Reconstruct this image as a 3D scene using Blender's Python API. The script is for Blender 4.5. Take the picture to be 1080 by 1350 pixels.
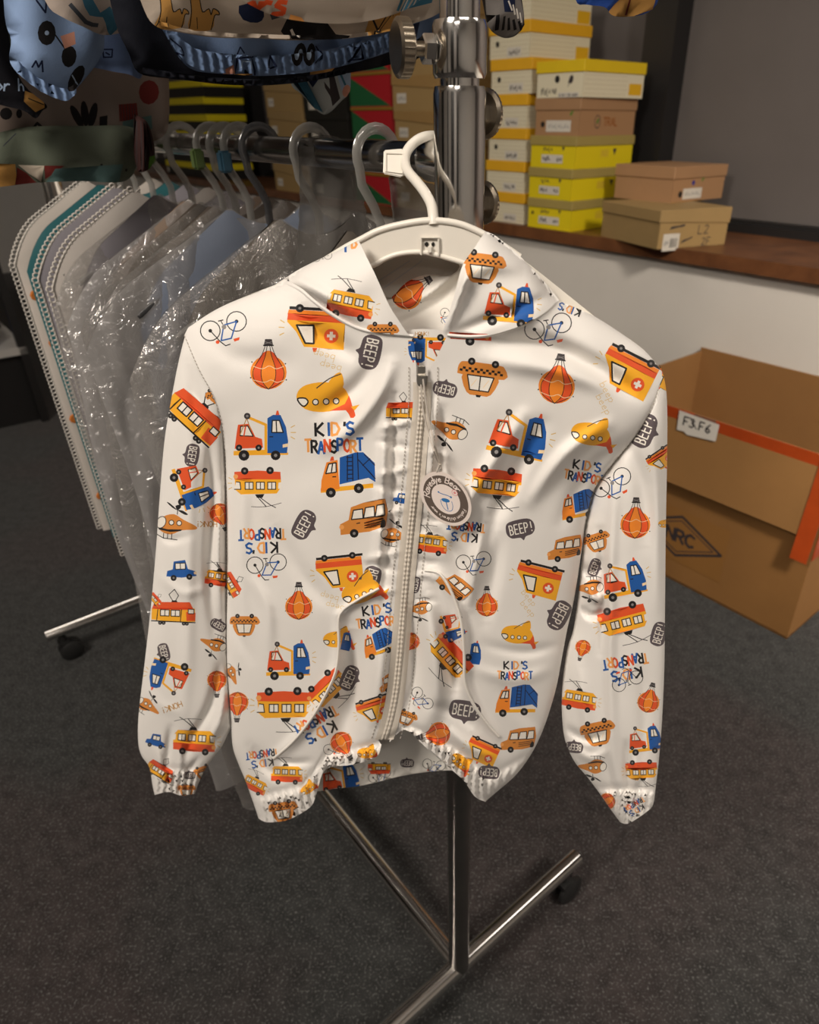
import bpy, bmesh, math, random
import numpy as np
from mathutils import Vector, Matrix
from mathutils.geometry import delaunay_2d_cdt

for o in list(bpy.data.objects):
    bpy.data.objects.remove(o)
SC = bpy.context.scene
COL = SC.collection
rng = np.random.RandomState(7)
random.seed(7)

# ------------------------------------------------------------------ camera
F = 900.0; CX, CY = 604.0, 675.0           # the frame is a crop, its optical axis lies right of the middle
H = 1.15                                   # height of the phone above the carpet
TH = math.atan2(518.0, F)                  # pitch down
CT, ST = math.cos(TH), math.sin(TH)
camd = bpy.data.cameras.new('camera'); cam = bpy.data.objects.new('camera', camd)
COL.objects.link(cam)
cam.location = (0, 0, H); cam.rotation_euler = (math.pi/2 - TH, 0, 0)
camd.sensor_fit = 'HORIZONTAL'; camd.sensor_width = 36.0; camd.lens = 36.0*F/1080.0
camd.shift_x = (540.0-CX)/1080.0; camd.clip_start = 0.01; camd.clip_end = 50
camd.dof.use_dof = True; camd.dof.focus_distance = 0.5; camd.dof.aperture_fstop = 11.0
SC.camera = cam

# ------------------------------------------------------------------ world, lights, exposure
SC.view_settings.view_transform = 'Standard'; SC.view_settings.look = 'None'
SC.view_settings.gamma = 1.0; SC.view_settings.use_curve_mapping = False
SC.view_settings.exposure = 0.0
w = bpy.data.worlds.new('room_air'); SC.world = w; w.use_nodes = True
w.node_tree.nodes['Background'].inputs[0].default_value = (0.9, 0.88, 0.85, 1)
w.node_tree.nodes['Background'].inputs[1].default_value = 0.05

def area(name, loc, target, sx, sy, power, col):
    l = bpy.data.lights.new(name, 'AREA'); l.shape = 'RECTANGLE'; l.size = sx; l.size_y = sy
    l.energy = power; l.color = col
    o = bpy.data.objects.new(name, l); COL.objects.link(o); o.location = loc
    d = Vector(target) - Vector(loc); o.rotation_euler = d.to_track_quat('-Z', 'Y').to_euler()
    return o
area('ceiling_lamp_key', (-1.25, -0.75, 2.55), (0.0, 0.5, 0.8), 0.6, 0.6, 50, (1.0, 0.90, 0.79))
area('fill_light_aisle', (0.55, -0.9, 2.7), (0.3, 0.4, 0.0), 1.1, 0.4, 9, (1.0, 0.90, 0.80))  # unseen fill light, added for ambient over the aisle
area('fill_light_rear_walls', (-0.6, -2.4, 2.75), (-0.6, -2.5, 0.0), 1.1, 0.4, 14, (1.0, 0.92, 0.84))  # unseen light added to brighten the rear walls mirrored in the chrome
area('fill_light_far', (-1.3, 2.3, 2.7), (-1.0, 2.2, 0.0), 1.1, 0.5, 9, (1.0, 0.90, 0.80))  # unseen fill, added to give the far end some ambient
sp = area('fill_spot_wall', (1.15, -0.7, 2.65), (1.75, 1.6, 0.35), 0.35, 0.35, 27, (1.0, 0.90, 0.79)); sp.data.spread = math.radians(84)  # unseen spot added to lift the low wall and carton, kept off the garments
area('fill_light_window', (2.2, 0.3, 2.7), (2.0, 0.8, 0.0), 1.0, 0.4, 6, (1.0, 0.92, 0.84))  # weak unseen fill added on the window side

# ------------------------------------------------------------------ pixel -> world helpers
def dirs(px, py):
    px = np.asarray(px, float); py = np.asarray(py, float)
    a = (px-CX)/F; t = (py-CY)/F
    return np.stack([a, CT - t*ST, -(ST + t*CT)], -1)
CAM = np.array([0, 0, H])
def on_z(px, py, z):
    d = dirs(px, py); s = (z-H)/d[..., 2]
    return CAM + d*s[..., None]
def on_plane(px, py, pt, n):
    d = dirs(px, py); s = np.dot(np.asarray(pt)-CAM, n)/(d @ np.asarray(n))
    return CAM + d*s[..., None]
yaw = math.atan2(285.0+CX, math.hypot(F, 518.0))
RV = np.array([-math.sin(yaw), math.cos(yaw), 0])      # along rail and wall, away to the left
PV = np.array([math.cos(yaw), math.sin(yaw), 0])       # towards the window wall
ZV = np.array([0, 0, 1.0])
FOOT_Z = 0.085
P0 = on_z(605, 1272, FOOT_Z); P0 = np.array([P0[0], P0[1], 0])   # foot of the near pole
def rp(r, p, z=0.0):                                   # rack frame -> world, origin at near pole
    return P0 + RV*r + PV*p + ZV*z
RW = float(P0 @ RV); PW = float(P0 @ PV)
def wr(R_, P_, z=0.0):                                 # room frame (from the camera) -> world
    return RV*R_ + PV*P_ + ZV*z
def pole_z(py):
    d = dirs(605, py); return H + d[2]*(P0[1]/d[1])
Z_RAIL = float(pole_z(213))

# ------------------------------------------------------------------ materials
def lin(c):
    return tuple(((v/12.92) if v <= 0.04045 else ((v+0.055)/1.055)**2.4) for v in c)
def hexc(s):
    return lin([int(s[i:i+2], 16)/255 for i in (0, 2, 4)])
MATS = {}
def mat(name, col=(0.8, 0.8, 0.8), rough=0.6, metal=0.0, noise=0.0, nscale=60.0, bump=0.0, bscale=300.0,
        ink=False, sheen=0.0, spec=0.5, trans=0.0, emit=None, col2=None, coat=0.0):
    if name in MATS: return MATS[name]
    m = bpy.data.materials.new(name); m.use_nodes = True; nt = m.node_tree
    b = nt.nodes['Principled BSDF']
    b.inputs['Base Color'].default_value = (*col, 1); b.inputs['Roughness'].default_value = rough
    b.inputs['Metallic'].default_value = metal; b.inputs['Specular IOR Level'].default_value = spec
    if sheen: b.inputs['Sheen Weight'].default_value = sheen
    if coat: b.inputs['Coat Weight'].default_value = coat
    if trans: b.inputs['Transmission Weight'].default_value = trans
    tc = nt.nodes.new('ShaderNodeTexCoord')
    src = None
    if ink:
        at = nt.nodes.new('ShaderNodeAttribute'); at.attribute_name = 'ink'; src = at.outputs['Color']
    if noise or col2:
        n = nt.nodes.new('ShaderNodeTexNoise'); n.inputs['Scale'].default_value = nscale
        n.inputs['Detail'].default_value = 6; n.inputs['Roughness'].default_value = 0.65
        nt.links.new(tc.outputs['Object'], n.inputs['Vector'])
        mx = nt.nodes.new('ShaderNodeMix'); mx.data_type = 'RGBA'
        if col2:
            mx.inputs['A'].default_value = (*col, 1); mx.inputs['B'].default_value = (*col2, 1)
            rp_ = nt.nodes.new('ShaderNodeMapRange'); rp_.inputs[1].default_value = 0.35; rp_.inputs[2].default_value = 0.65
            nt.links.new(n.outputs['Fac'], rp_.inputs[0]); nt.links.new(rp_.outputs[0], mx.inputs['Factor'])
        else:
            mx.blend_type = 'MULTIPLY'; mx.inputs['Factor'].default_value = 1.0
            mr = nt.nodes.new('ShaderNodeMapRange'); mr.inputs[1].default_value = 0.3; mr.inputs[2].default_value = 0.7
            mr.inputs[3].default_value = 1-noise; mr.inputs[4].default_value = 1+noise*0.3
            nt.links.new(n.outputs['Fac'], mr.inputs[0])
            if src: nt.links.new(src, mx.inputs['A'])
            else: mx.inputs['A'].default_value = (*col, 1)
            nt.links.new(mr.outputs[0], mx.inputs['B'])
        src = mx.outputs['Result']
    if src: nt.links.new(src, b.inputs['Base Color'])
    if bump:
        n2 = nt.nodes.new('ShaderNodeTexNoise'); n2.inputs['Scale'].default_value = bscale; n2.inputs['Detail'].default_value = 4
        nt.links.new(tc.outputs['Object'], n2.inputs['Vector'])
        bp = nt.nodes.new('ShaderNodeBump'); bp.inputs['Strength'].default_value = bump; bp.inputs['Distance'].default_value = 0.002
        nt.links.new(n2.outputs['Fac'], bp.inputs['Height']); nt.links.new(bp.outputs[0], b.inputs['Normal'])
    if emit:
        b.inputs['Emission Color'].default_value = (*emit[0], 1); b.inputs['Emission Strength'].default_value = emit[1]
    MATS[name] = m
    return m

def sheer(name, col, opacity, gloss=0.08, rough=0.12, mesh_scale=0.0, bump=0.35, bscale=35.0):
    """thin plastic film / tulle: transparent film with a little diffuse haze and surface gloss"""
    if name in MATS: return MATS[name]
    m = bpy.data.materials.new(name); m.use_nodes = True; nt = m.node_tree; nt.nodes.clear()
    out = nt.nodes.new('ShaderNodeOutputMaterial')
    tr = nt.nodes.new('ShaderNodeBsdfTransparent'); tr.inputs[0].default_value = (0.97, 0.97, 0.97, 1)
    df = nt.nodes.new('ShaderNodeBsdfDiffuse'); df.inputs[0].default_value = (*col, 1)
    tl = nt.nodes.new('ShaderNodeBsdfTranslucent'); tl.inputs[0].default_value = (*col, 1)
    gl = nt.nodes.new('ShaderNodeBsdfGlossy'); gl.inputs['Roughness'].default_value = rough
    mx0 = nt.nodes.new('ShaderNodeMixShader'); mx0.inputs[0].default_value = 0.4
    nt.links.new(df.outputs[0], mx0.inputs[1]); nt.links.new(tl.outputs[0], mx0.inputs[2])
    mx1 = nt.nodes.new('ShaderNodeMixShader'); mx1.inputs[0].default_value = opacity
    nt.links.new(tr.outputs[0], mx1.inputs[1]); nt.links.new(mx0.outputs[0], mx1.inputs[2])
    tc = nt.nodes.new('ShaderNodeTexCoord')
    mx2 = nt.nodes.new('ShaderNodeMixShader'); mx2.inputs[0].default_value = gloss
    nt.links.new(mx1.outputs[0], mx2.inputs[1]); nt.links.new(gl.outputs[0], mx2.inputs[2])
    n2 = nt.nodes.new('ShaderNodeTexNoise'); n2.inputs['Scale'].default_value = bscale; n2.inputs['Detail'].default_value = 3
    n2.inputs['Distortion'].default_value = 1.2
    nt.links.new(tc.outputs['Object'], n2.inputs['Vector'])
    bp = nt.nodes.new('ShaderNodeBump'); bp.inputs['Strength'].default_value = bump; bp.inputs['Distance'].default_value = 0.01
    nt.links.new(n2.outputs['Fac'], bp.inputs['Height']); nt.links.new(bp.outputs[0], gl.inputs['Normal'])
    if mesh_scale:
        v = nt.nodes.new('ShaderNodeTexVoronoi'); v.inputs['Scale'].default_value = mesh_scale
        v.feature = 'DISTANCE_TO_EDGE'
        nt.links.new(tc.outputs['Object'], v.inputs['Vector'])
        mr = nt.nodes.new('ShaderNodeMapRange'); mr.inputs[1].default_value = 0.05; mr.inputs[2].default_value = 0.22
        mr.inputs[3].default_value = min(1, opacity*1.6); mr.inputs[4].default_value = opacity*0.55
        nt.links.new(v.outputs[0], mr.inputs[0]); nt.links.new(mr.outputs[0], mx1.inputs[0])
    nt.links.new(mx2.outputs[0], out.inputs[0])
    MATS[name] = m
    return m

CLOTH = mat('printed_polyester', ink=True, rough=0.62, bump=0.05, bscale=900, sheen=0.1, spec=0.3)
PRINT = mat('printed_cotton', ink=True, rough=0.85, bump=0.08, bscale=600, spec=0.2)
PAPER = mat('printed_card', ink=True, rough=0.6, spec=0.3)
CHROME = mat('chrome', (0.82, 0.80, 0.77), 0.13, 1.0, noise=0.12, nscale=18)
DCHROME = mat('worn_chrome', (0.35, 0.33, 0.31), 0.22, 1.0, noise=0.2, nscale=30)
BRASS = mat('aged_nickel', (0.42, 0.36, 0.28), 0.3, 1.0, noise=0.25, nscale=40)
RUBBER = mat('black_rubber', (0.012, 0.012, 0.012), 0.55)
WPLASTIC = mat('white_plastic', (0.80, 0.76, 0.68), 0.35, spec=0.5)
FILM = sheer('plastic_film', (0.66, 0.63, 0.60), 0.30, 0.13, 0.09, bump=1.0, bscale=48)
FILM2 = sheer('plastic_film_milky', (0.68, 0.66, 0.65), 0.44, 0.13, 0.09, bump=1.0, bscale=55)
TULLE = sheer('grey_tulle', (0.27, 0.255, 0.235), 0.50, 0.012, 0.4, bump=0.1)
CLEARH = sheer('clear_grey_plastic', (0.50, 0.49, 0.46), 0.55, 0.10, 0.15, bump=0.0)
DARKH = sheer('smoked_plastic', (0.09, 0.09, 0.095), 0.8, 0.08, 0.15, bump=0.0)

# ------------------------------------------------------------------ object helpers
def tag(o, label=None, cat=None, group=None, kind=None):
    if label: o['label'] = label
    if cat: o['category'] = cat
    if group: o['group'] = group
    if kind: o['kind'] = kind
    return o
def thing(name, label, cat, loc=(0, 0, 0), group=None, rotz=0.0):
    o = bpy.data.objects.new(name, None); COL.objects.link(o)
    o.empty_display_size = 0.02; o.location = tuple(loc); o.rotation_euler = (0, 0, rotz)
    return tag(o, label, cat, group)
def adopt(o, parent):
    if parent is not None:
        o.parent = parent
        M = Matrix.Translation(parent.location) @ parent.rotation_euler.to_matrix().to_4x4()
        o.matrix_parent_inverse = M.inverted()
    return o
def mesh_obj(name, verts, faces, material, parent=None, smooth=True, local=False):
    me = bpy.data.meshes.new(name); me.from_pydata([tuple(map(float, v)) for v in verts], [], [tuple(map(int, f)) for f in faces])
    me.update(); me.materials.append(material)
    if smooth:
        me.polygons.foreach_set('use_smooth', [True]*len(me.polygons))
    o = bpy.data.objects.new(name, me); COL.objects.link(o)
    if parent is not None:
        if local: o.parent = parent
        else: adopt(o, parent)
    return o
def bm_obj(name, bm, material, parent=None, smooth=False, local=False, angle=None):
    me = bpy.data.meshes.new(name); bm.to_mesh(me); bm.free(); me.materials.append(material)
    if smooth: me.polygons.foreach_set('use_smooth', [True]*len(me.polygons))
    if smooth and angle: me.set_sharp_from_angle(angle=math.radians(angle))
    o = bpy.data.objects.new(name, me); COL.objects.link(o)
    if parent is not None:
        if local: o.parent = parent
        else: adopt(o, parent)
    return o
def box_bm(bm, o, ex, ey, ez):
    """box from corner o with edge vectors"""
    o, ex, ey, ez = [Vector(tuple(map(float, v))) for v in (o, ex, ey, ez)]
    c = [o, o+ex, o+ex+ey, o+ey]; c += [v+ez for v in c]
    vs = [bm.verts.new(v) for v in c]
    for f in ((3, 2, 1, 0), (4, 5, 6, 7), (0, 1, 5, 4), (1, 2, 6, 5), (2, 3, 7, 6), (3, 0, 4, 7)):
        bm.faces.new([vs[i] for i in f])
    return vs
def tube_bm(bm, pts, rad, seg=12, cap=True, flat=1.0, up=None):
    pts = [Vector(tuple(map(float, p))) for p in pts]
    n = len(pts); rads = rad if hasattr(rad, '__len__') else [rad]*n
    prev = None; rings = []
    for i in range(n):
        t = (pts[min(i+1, n-1)]-pts[max(i-1, 0)]).normalized()
        if prev is None:
            a = Vector(up) if up is not None else (Vector((0, 0, 1)) if abs(t.z) < 0.9 else Vector((1, 0, 0)))
            u = (a - t*a.dot(t)).normalized()
        else:
            u = (prev - t*prev.dot(t)).normalized()
        prev = u; v = t.cross(u)
        rings.append([bm.verts.new(pts[i] + (u*math.cos(k*2*math.pi/seg) + v*math.sin(k*2*math.pi/seg)*flat)*rads[i]) for k in range(seg)])
    for i in range(n-1):
        for k in range(seg):
            bm.faces.new((rings[i][k], rings[i][(k+1) % seg], rings[i+1][(k+1) % seg], rings[i+1][k]))
    if cap:
        bm.faces.new(rings[0][::-1]); bm.faces.new(rings[-1])
def tube(name, pts, rad, material, parent=None, seg=16, flat=1.0, up=None, angle=40):
    bm = bmesh.new(); tube_bm(bm, pts, rad, seg, True, flat, up)
    bmesh.ops.recalc_face_normals(bm, faces=bm.faces)
    return bm_obj(name, bm, material, parent, True, angle=angle)
def cr(pts, n=6, closed=False):
    """Catmull-Rom through points"""
    P = [np.array(p, float) for p in pts]; out = []
    m = len(P); rngi = range(m if closed else m-1)
    for i in rngi:
        if closed: a, b, c, d = P[(i-1) % m], P[i], P[(i+1) % m], P[(i+2) % m]
        else: a, b, c, d = P[max(i-1, 0)], P[i], P[i+1], P[min(i+2, m-1)]
        for k in range(n):
            t = k/n
            out.append(0.5*((2*b)+(-a+c)*t+(2*a-5*b+4*c-d)*t*t+(-a+3*b-3*c+d)*t**3))
    if not closed: out.append(P[-1])
    return np.array(out)
def inside(poly, pts):
    x, y = pts[:, 0], pts[:, 1]; r = np.zeros(len(pts), bool); n = len(poly)
    for i in range(n):
        x1, y1 = poly[i]; x2, y2 = poly[(i+1) % n]
        if y1 == y2: continue
        c = ((y1 > y) != (y2 > y)) & (x < (x2-x1)*(y-y1)/(y2-y1)+x1)
        r ^= c
    return r
def dpoly(line, pts, closed=False):
    """distance to polyline and running parameter 0..1"""
    line = np.asarray(line, float)
    if closed: line = np.vstack([line, line[:1]])
    best = np.full(len(pts), 1e9); par = np.zeros(len(pts))
    L = np.r_[0, np.cumsum(np.linalg.norm(np.diff(line, axis=0), axis=1))]
    for i in range(len(line)-1):
        a, b = line[i], line[i+1]; ab = b-a; l2 = ab@ab
        if l2 < 1e-12: continue
        t = np.clip(((pts-a)@ab)/l2, 0, 1); d = np.linalg.norm(pts-(a+t[:, None]*ab), axis=1)
        k = d < best; best[k] = d[k]; par[k] = (L[i]+t[k]*math.sqrt(l2))/L[-1]
    return best, par
def sstep(a, b, x):
    t = np.clip((np.asarray(x, float)-a)/(b-a), 0, 1); return t*t*(3-2*t)

# ------------------------------------------------------------------ inks and drawn motifs (the print of the cloth)
INK = {k: hexc(v) for k, v in dict(K='1d1b1c', O='f08a2c', R='e4572a', Y='f6b02a', B='1f5aa6', T='d98a3c', G='5a5054',
       W='efe9df', L='f4d9b0', M='8a8786', S='dcb968', P='f2a65a', D='3a3436', V='6e2a26', N='1b2440', E='56716f',
       C='c98f7a', A='3f6f86', I='9fb4cf', X='b98a4a', Q='d9cbb8', U='43474e', Z='2f4f8f').items()}
GL = {
 'K': [[(0, 0), (0, 1)], [(.75, 0), (.05, .55), (.8, 1)]], 'I': [[(.35, 0), (.35, 1)]],
 'D': [[(0, 0), (0, 1), (.5, .92), (.78, .5), (.5, .08), (0, 0)]], "'": [[(.35, 0), (.3, .28)]],
 'S': [[(.75, .12), (.4, 0), (.08, .2), (.22, .45), (.65, .56), (.76, .8), (.4, 1), (0, .88)]],
 'T': [[(0, 0), (.8, 0)], [(.4, 0), (.4, 1)]], 'R': [[(0, 1), (0, 0), (.55, .05), (.7, .28), (.5, .5), (0, .52)], [(.3, .52), (.75, 1)]],
 'A': [[(0, 1), (.4, 0), (.8, 1)], [(.15, .65), (.65, .65)]], 'N': [[(0, 1), (0, 0), (.75, 1), (.75, 0)]],
 'P': [[(0, 1), (0, 0), (.55, .05), (.7, .28), (.5, .52), (0, .55)]],
 'O': [[(.4, 0), (.08, .2), (0, .5), (.1, .82), (.4, 1), (.7, .82), (.8, .5), (.7, .2), (.4, 0)]],
 'B': [[(0, 0), (0, 1), (.55, .95), (.7, .75), (.5, .5), (0, .48)], [(.5, .5), (.62, .25), (.48, .03), (0, 0)]],
 'E': [[(.7, 0), (0, 0), (0, 1), (.7, 1)], [(0, .5), (.6, .5)]], 'H': [[(0, 0), (0, 1)], [(.75, 0), (.75, 1)], [(0, .5), (.75, .5)]],
 '!': [[(.35, 0), (.35, .65)], [(.35, .9), (.35, 1)]], 'C': [[(.75, .15), (.4, 0), (.08, .2), (0, .5), (.1, .8), (.4, 1), (.75, .85)]],
 'L': [[(0, 0), (0, 1), (.65, 1)]], '2': [[(.05, .2), (.35, 0), (.65, .2), (.5, .5), (0, 1), (.7, 1)]], 'F': [[(.65, 0), (0, 0), (0, 1)], [(0, .5), (.5, .5)]],
 '3': [[(.05, .08), (.45, 0), (.62, .22), (.3, .46), (.65, .7), (.4, 1), (0, .9)]], '6': [[(.55, 0), (.1, .5), (.1, .85), (.4, 1), (.65, .75), (.4, .52), (.1, .7)]],
 ' ': [],
 'a': [[(.6, .5), (.25, .45), (.05, .72), (.2, 1), (.5, .9), (.6, .5), (.62, 1)]], 'b': [[(.08, 0), (.05, 1), (.45, .98), (.58, .72), (.4, .48), (.06, .6)]],
 'c': [[(.55, .55), (.25, .45), (.05, .72), (.2, 1), (.55, .93)]], 'd': [[(.58, .6), (.25, .46), (.05, .72), (.2, 1), (.5, .9), (.6, 0), (.62, 1)]],
 'e': [[(.08, .72), (.55, .68), (.4, .46), (.1, .6), (.1, .9), (.35, 1), (.58, .9)]], 'f': [[(.55, .05), (.3, .1), (.22, .4), (.2, 1)], [(.02, .45), (.5, .45)]],
 'h': [[(.08, 0), (.05, 1)], [(.06, .6), (.35, .45), (.52, .65), (.52, 1)]], 'i': [[(.3, .45), (.3, 1)], [(.3, .2), (.3, .26)]],
 'l': [[(.3, 0), (.3, 1)]], 'n': [[(.08, .45), (.05, 1)], [(.06, .6), (.35, .45), (.52, .65), (.52, 1)]],
 'o': [[(.3, .45), (.05, .7), (.28, 1), (.55, .72), (.3, .45)]], 'p': [[(.08, .45), (.05, 1.4)], [(.06, .6), (.4, .46), (.58, .7), (.4, .98), (.06, .9)]],
 'r': [[(.08, .45), (.06, 1)], [(.06, .68), (.3, .46), (.5, .5)]], 's': [[(.5, .5), (.2, .46), (.1, .62), (.45, .78), (.45, .95), (.05, .97)]],
 'v': [[(.02, .45), (.28, 1), (.55, .45)]], 'w': [[(0, .45), (.18, 1), (.32, .55), (.48, 1), (.66, .45)]], 'y': [[(.05, .45), (.28, .95)], [(.58, .45), (.15, 1.4)]],
}
def circ(c, x, y, r, ry=None, n=12, a=0.0):
    ry = r if ry is None else ry; ca, sa = math.cos(a), math.sin(a)
    P = []
    for k in range(n):
        u, v = r*math.cos(2*math.pi*k/n), ry*math.sin(2*math.pi*k/n)
        P.append((x+u*ca-v*sa, y+u*sa+v*ca))
    return [(c, P)]
def poly(c, *pts, sm=0):
    p = list(pts)
    if sm: p = [tuple(q) for q in cr(p, sm, True)]
    return [(c, p)]
def line(c, w_, pts, sm=0, closed=False):
    P = cr(pts, sm, closed) if sm else np.array(pts, float)
    if closed: P = np.vstack([P, P[:1]])
    out = []; n = len(P)
    if n < 2: return out
    T = np.zeros_like(P); T[:-1] = P[1:]-P[:-1]; T[-1] = T[-2]
    for i in range(n-1):
        a, b = P[i], P[i+1]; t = b-a; l = math.hypot(*t)
        if l < 1e-6: continue
        t = t/l; nn = np.array([-t[1], t[0]])*w_/2; e = t*w_*0.22
        out.append((c, [tuple(a+nn-e), tuple(a-nn-e), tuple(b-nn+e), tuple(b+nn+e)]))
    return out
def text(c, s, x, y, size, w_, cols=None, adv=0.92, xs=0.9, jig=0.0):
    out = []; cx = x; k = 0
    for ch in s:
        col = cols[k % len(cols)] if cols else c
        dy = ((k*37) % 5-2)*jig*size
        for st in GL.get(ch, []):
            out += line(col, w_, [(cx+u*size*xs, y+v*size+dy) for u, v in st])
        if ch == ' ': cx += size*0.5
        elif ch in "I'!il": cx += size*adv*0.62*xs
        elif ch.islower(): cx += size*adv*0.72*xs
        else: cx += size*adv*xs*1.08
        if ch != ' ': k += 1
    return out
def text_w(s, size, adv=0.92, xs=0.9):
    w_ = 0
    for ch in s:
        w_ += size*0.5 if ch == ' ' else (size*adv*0.62*xs if ch in "I'!il" else (size*adv*0.72*xs if ch.islower() else size*adv*xs*1.08))
    return w_
def win(x0, y0, x1, y1, w_=2.2, split=True, sk=0):
    p = [(x0+sk, y0), (x1-sk*0.3, y0), (x1, y1), (x0, y1)]
    o = poly('W', *p) + line('K', w_, p, closed=True)
    if split: o += line('K', w_*0.9, [((x0+x1)/2+sk*0.4, y0), ((x0+x1)/2, y1)])
    return o
def wheel(x, y, r): return circ('K', x, y, r)+circ('M', x, y, r*0.35, n=8)
def ticks(x, y, s=1, c='S'):
    return line(c, 1.6, [(x, y-9), (x+7*s, y-13)])+line(c, 1.6, [(x, y), (x+9*s, y)])+line(c, 1.6, [(x, y+8), (x+7*s, y+12)])

def m_taxi():
    o = poly('T', (-50, 2), (-48, 26), (-30, 31), (32, 31), (48, 26), (51, 8), (40, 2), sm=3)
    o += poly('T', (-36, 8), (-26, -34), (0, -38), (26, -34), (38, 8), sm=3)
    for i in range(15):
        o += poly('K', (-46+i*6.2, 9+(i % 2)*5), (-46+i*6.2+6.2, 9+(i % 2)*5), (-46+i*6.2+6.2, 14+(i % 2)*5), (-46+i*6.2, 14+(i % 2)*5))
    p = [(-28, 3), (-20, -28), (20, -28), (29, 3)]
    o += poly('W', *p)+line('K', 2.6, p, closed=True)+line('K', 2.6, [(1, 3), (0, -28)])
    o += line('L', 1.5, [(-18, -4), (-8, -20)])+line('L', 1.5, [(8, -4), (18, -20)])
    o += poly('K', (-6, -37), (6, -37), (4, -42), (-4, -42))+wheel(-27, 32, 8)+wheel(24, 32, 8)
    return o
def m_amb():
    o = poly('Y', (-46, 30), (46, 30), (50, 10), (34, -6), (20, -30), (-46, -32), sm=0)
    o += poly('O', (-46, 30), (48, 30), (50, 22), (-46, 22))+poly('R', (-46, 23), (49, 24), (50, 13), (-46, 12))
    o += line('K', 5, [(-48, 33), (46, 33)])+wheel(-28, 33, 7)+wheel(30, 33, 7)
    p = [(6, 6), (34, 5), (18, -24), (4, -24)]
    o += poly('W', *p)+line('K', 3, p, closed=True)
    o += circ('R', -24, -10, 12, n=16)+poly('W', (-31, -12.5), (-17, -12.5), (-17, -7.5), (-31, -7.5))+poly('W', (-26.5, -17), (-21.5, -17), (-21.5, -3), (-26.5, -3))
    o += poly('R', (-2, -31), (6, -31), (4, -38), (0, -38))+ticks(54, 0)
    return o
def m_balloon():
    o = circ('O', 0, -12, 43, 40, 22)
    o += poly('R', (0, -52), (-30, -35), (-34, -5), (-12, 34), (12, 34), (34, -5), (30, -35), sm=4)
    o += poly('O', (0, -52), (-14, -35), (-17, -5), (-5, 34), (5, 34), (17, -5), (14, -35), sm=4)
    for s in (-1, 1):
        o += line('K', 1.7, [(0, -52), (s*30, -35), (s*36, -8), (s*16, 28), (s*7, 52)], 4)
        o += line('K', 1.7, [(0, -52), (s*14, -34), (s*17, -6), (s*7, 28), (s*3, 52)], 4)
    o += line('L', 1.4, [(-38, -30), (-20, -36), (-6, -30), (10, -36), (36, -30)], 3)+line('L', 1.4, [(-36, 2), (-18, -4), (-2, 3), (14, -4), (36, 2)], 3)
    for x, y in ((-42, -30), (42, -25), (-40, 8), (39, 12)): o += circ('K', x, y, 1.8, n=6)
    o += poly('D', (-11, 51), (11, 51), (8, 66), (-8, 66))+line('M', 1.2, [(-8, 55), (8, 60)])+line('M', 1.2, [(-8, 60), (8, 55)])+line('K', 3, [(-12, 51), (12, 51)])
    return o
def m_plane():
    o = poly('Y', (-50, 4), (-40, -14), (-8, -22), (22, -16), (34, 0), (30, 16), (-5, 26), (-36, 22), sm=4)
    o += poly('Y', (0, -18), (12, -36), (22, -36), (24, -14), sm=3)
    o += poly('R', (4, 24), (28, 12), (34, -2), (40, 14), (46, 30), (38, 34), (30, 22), sm=2)+poly('Y', (38, 16), (52, 12), (44, 22))
    o += line('D', 1.8, [(-18, -12), (2, -28), (20, -36)], 3)
    p = [(-48, 6), (-36, 5), (-31, 11), (-37, 18), (-44, 14)]
    o += poly('W', *p)+line('K', 2.4, p, 3, True)
    for x in (-19, -2, 14): o += circ('K', x, 9-x*0.08, 5.6)+circ('W', x, 9-x*0.08, 3.8)
    return o
def m_cab():
    o = poly('B', (-18, 34), (-18, -30), (-8, -36), (6, -36), (16, -14), (20, 12), (18, 34), sm=0)
    p = [(-10, -4), (-9, -26), (4, -26), (11, -4)]
    o += poly('W', *p)+line('K', 2.2, p, closed=True)+line('K', 2.2, [(-1, -4), (-2, -26)])
    o += poly('R', (-3, -36), (4, -36), (2, -44), (-1, -44))+line('K', 2, [(-14, 4), (-8, 4)])
    return o
def shift(m, dx, dy, s=1.0): return [(c, [(x*s+dx, y*s+dy) for x, y in P]) for c, P in m]
def m_tow():
    o = poly('Y', (-50, 30), (44, 26), (50, 34), (50, 37), (-50, 38))
    o += line('Y', 5, [(9, 30), (9, -18), (-24, -32)], 0)+line('Y', 4, [(9, -18), (-24, -32)])
    o += shift(m_cab(), 30, 0)
    o += poly('R', (-48, 26), (-45, 2), (-42, -18), (-22, -20), (-10, 4), (2, 8), (4, 24), sm=0)
    p = [(-38, 2), (-37, -15), (-24, -16), (-14, 3)]
    o += poly('W', *p)+line('K', 2, p, closed=True)+line('R', 2.5, [(-31, 2), (-28, -15)])+line('X', 1.6, [(-38, 0), (-26, -30), (-18, -8)])
    o += wheel(-40, 24, 6)+wheel(-4, 24, 6)+wheel(-31, 38, 10)+wheel(27, 38, 9)+circ('D', -25, -34, 6)+circ('M', -25, -34, 2.5, n=8)
    o += poly('L', (40, 18), (50, 16), (50, 22), (40, 24))+ticks(55, -4)
    return o
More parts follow.
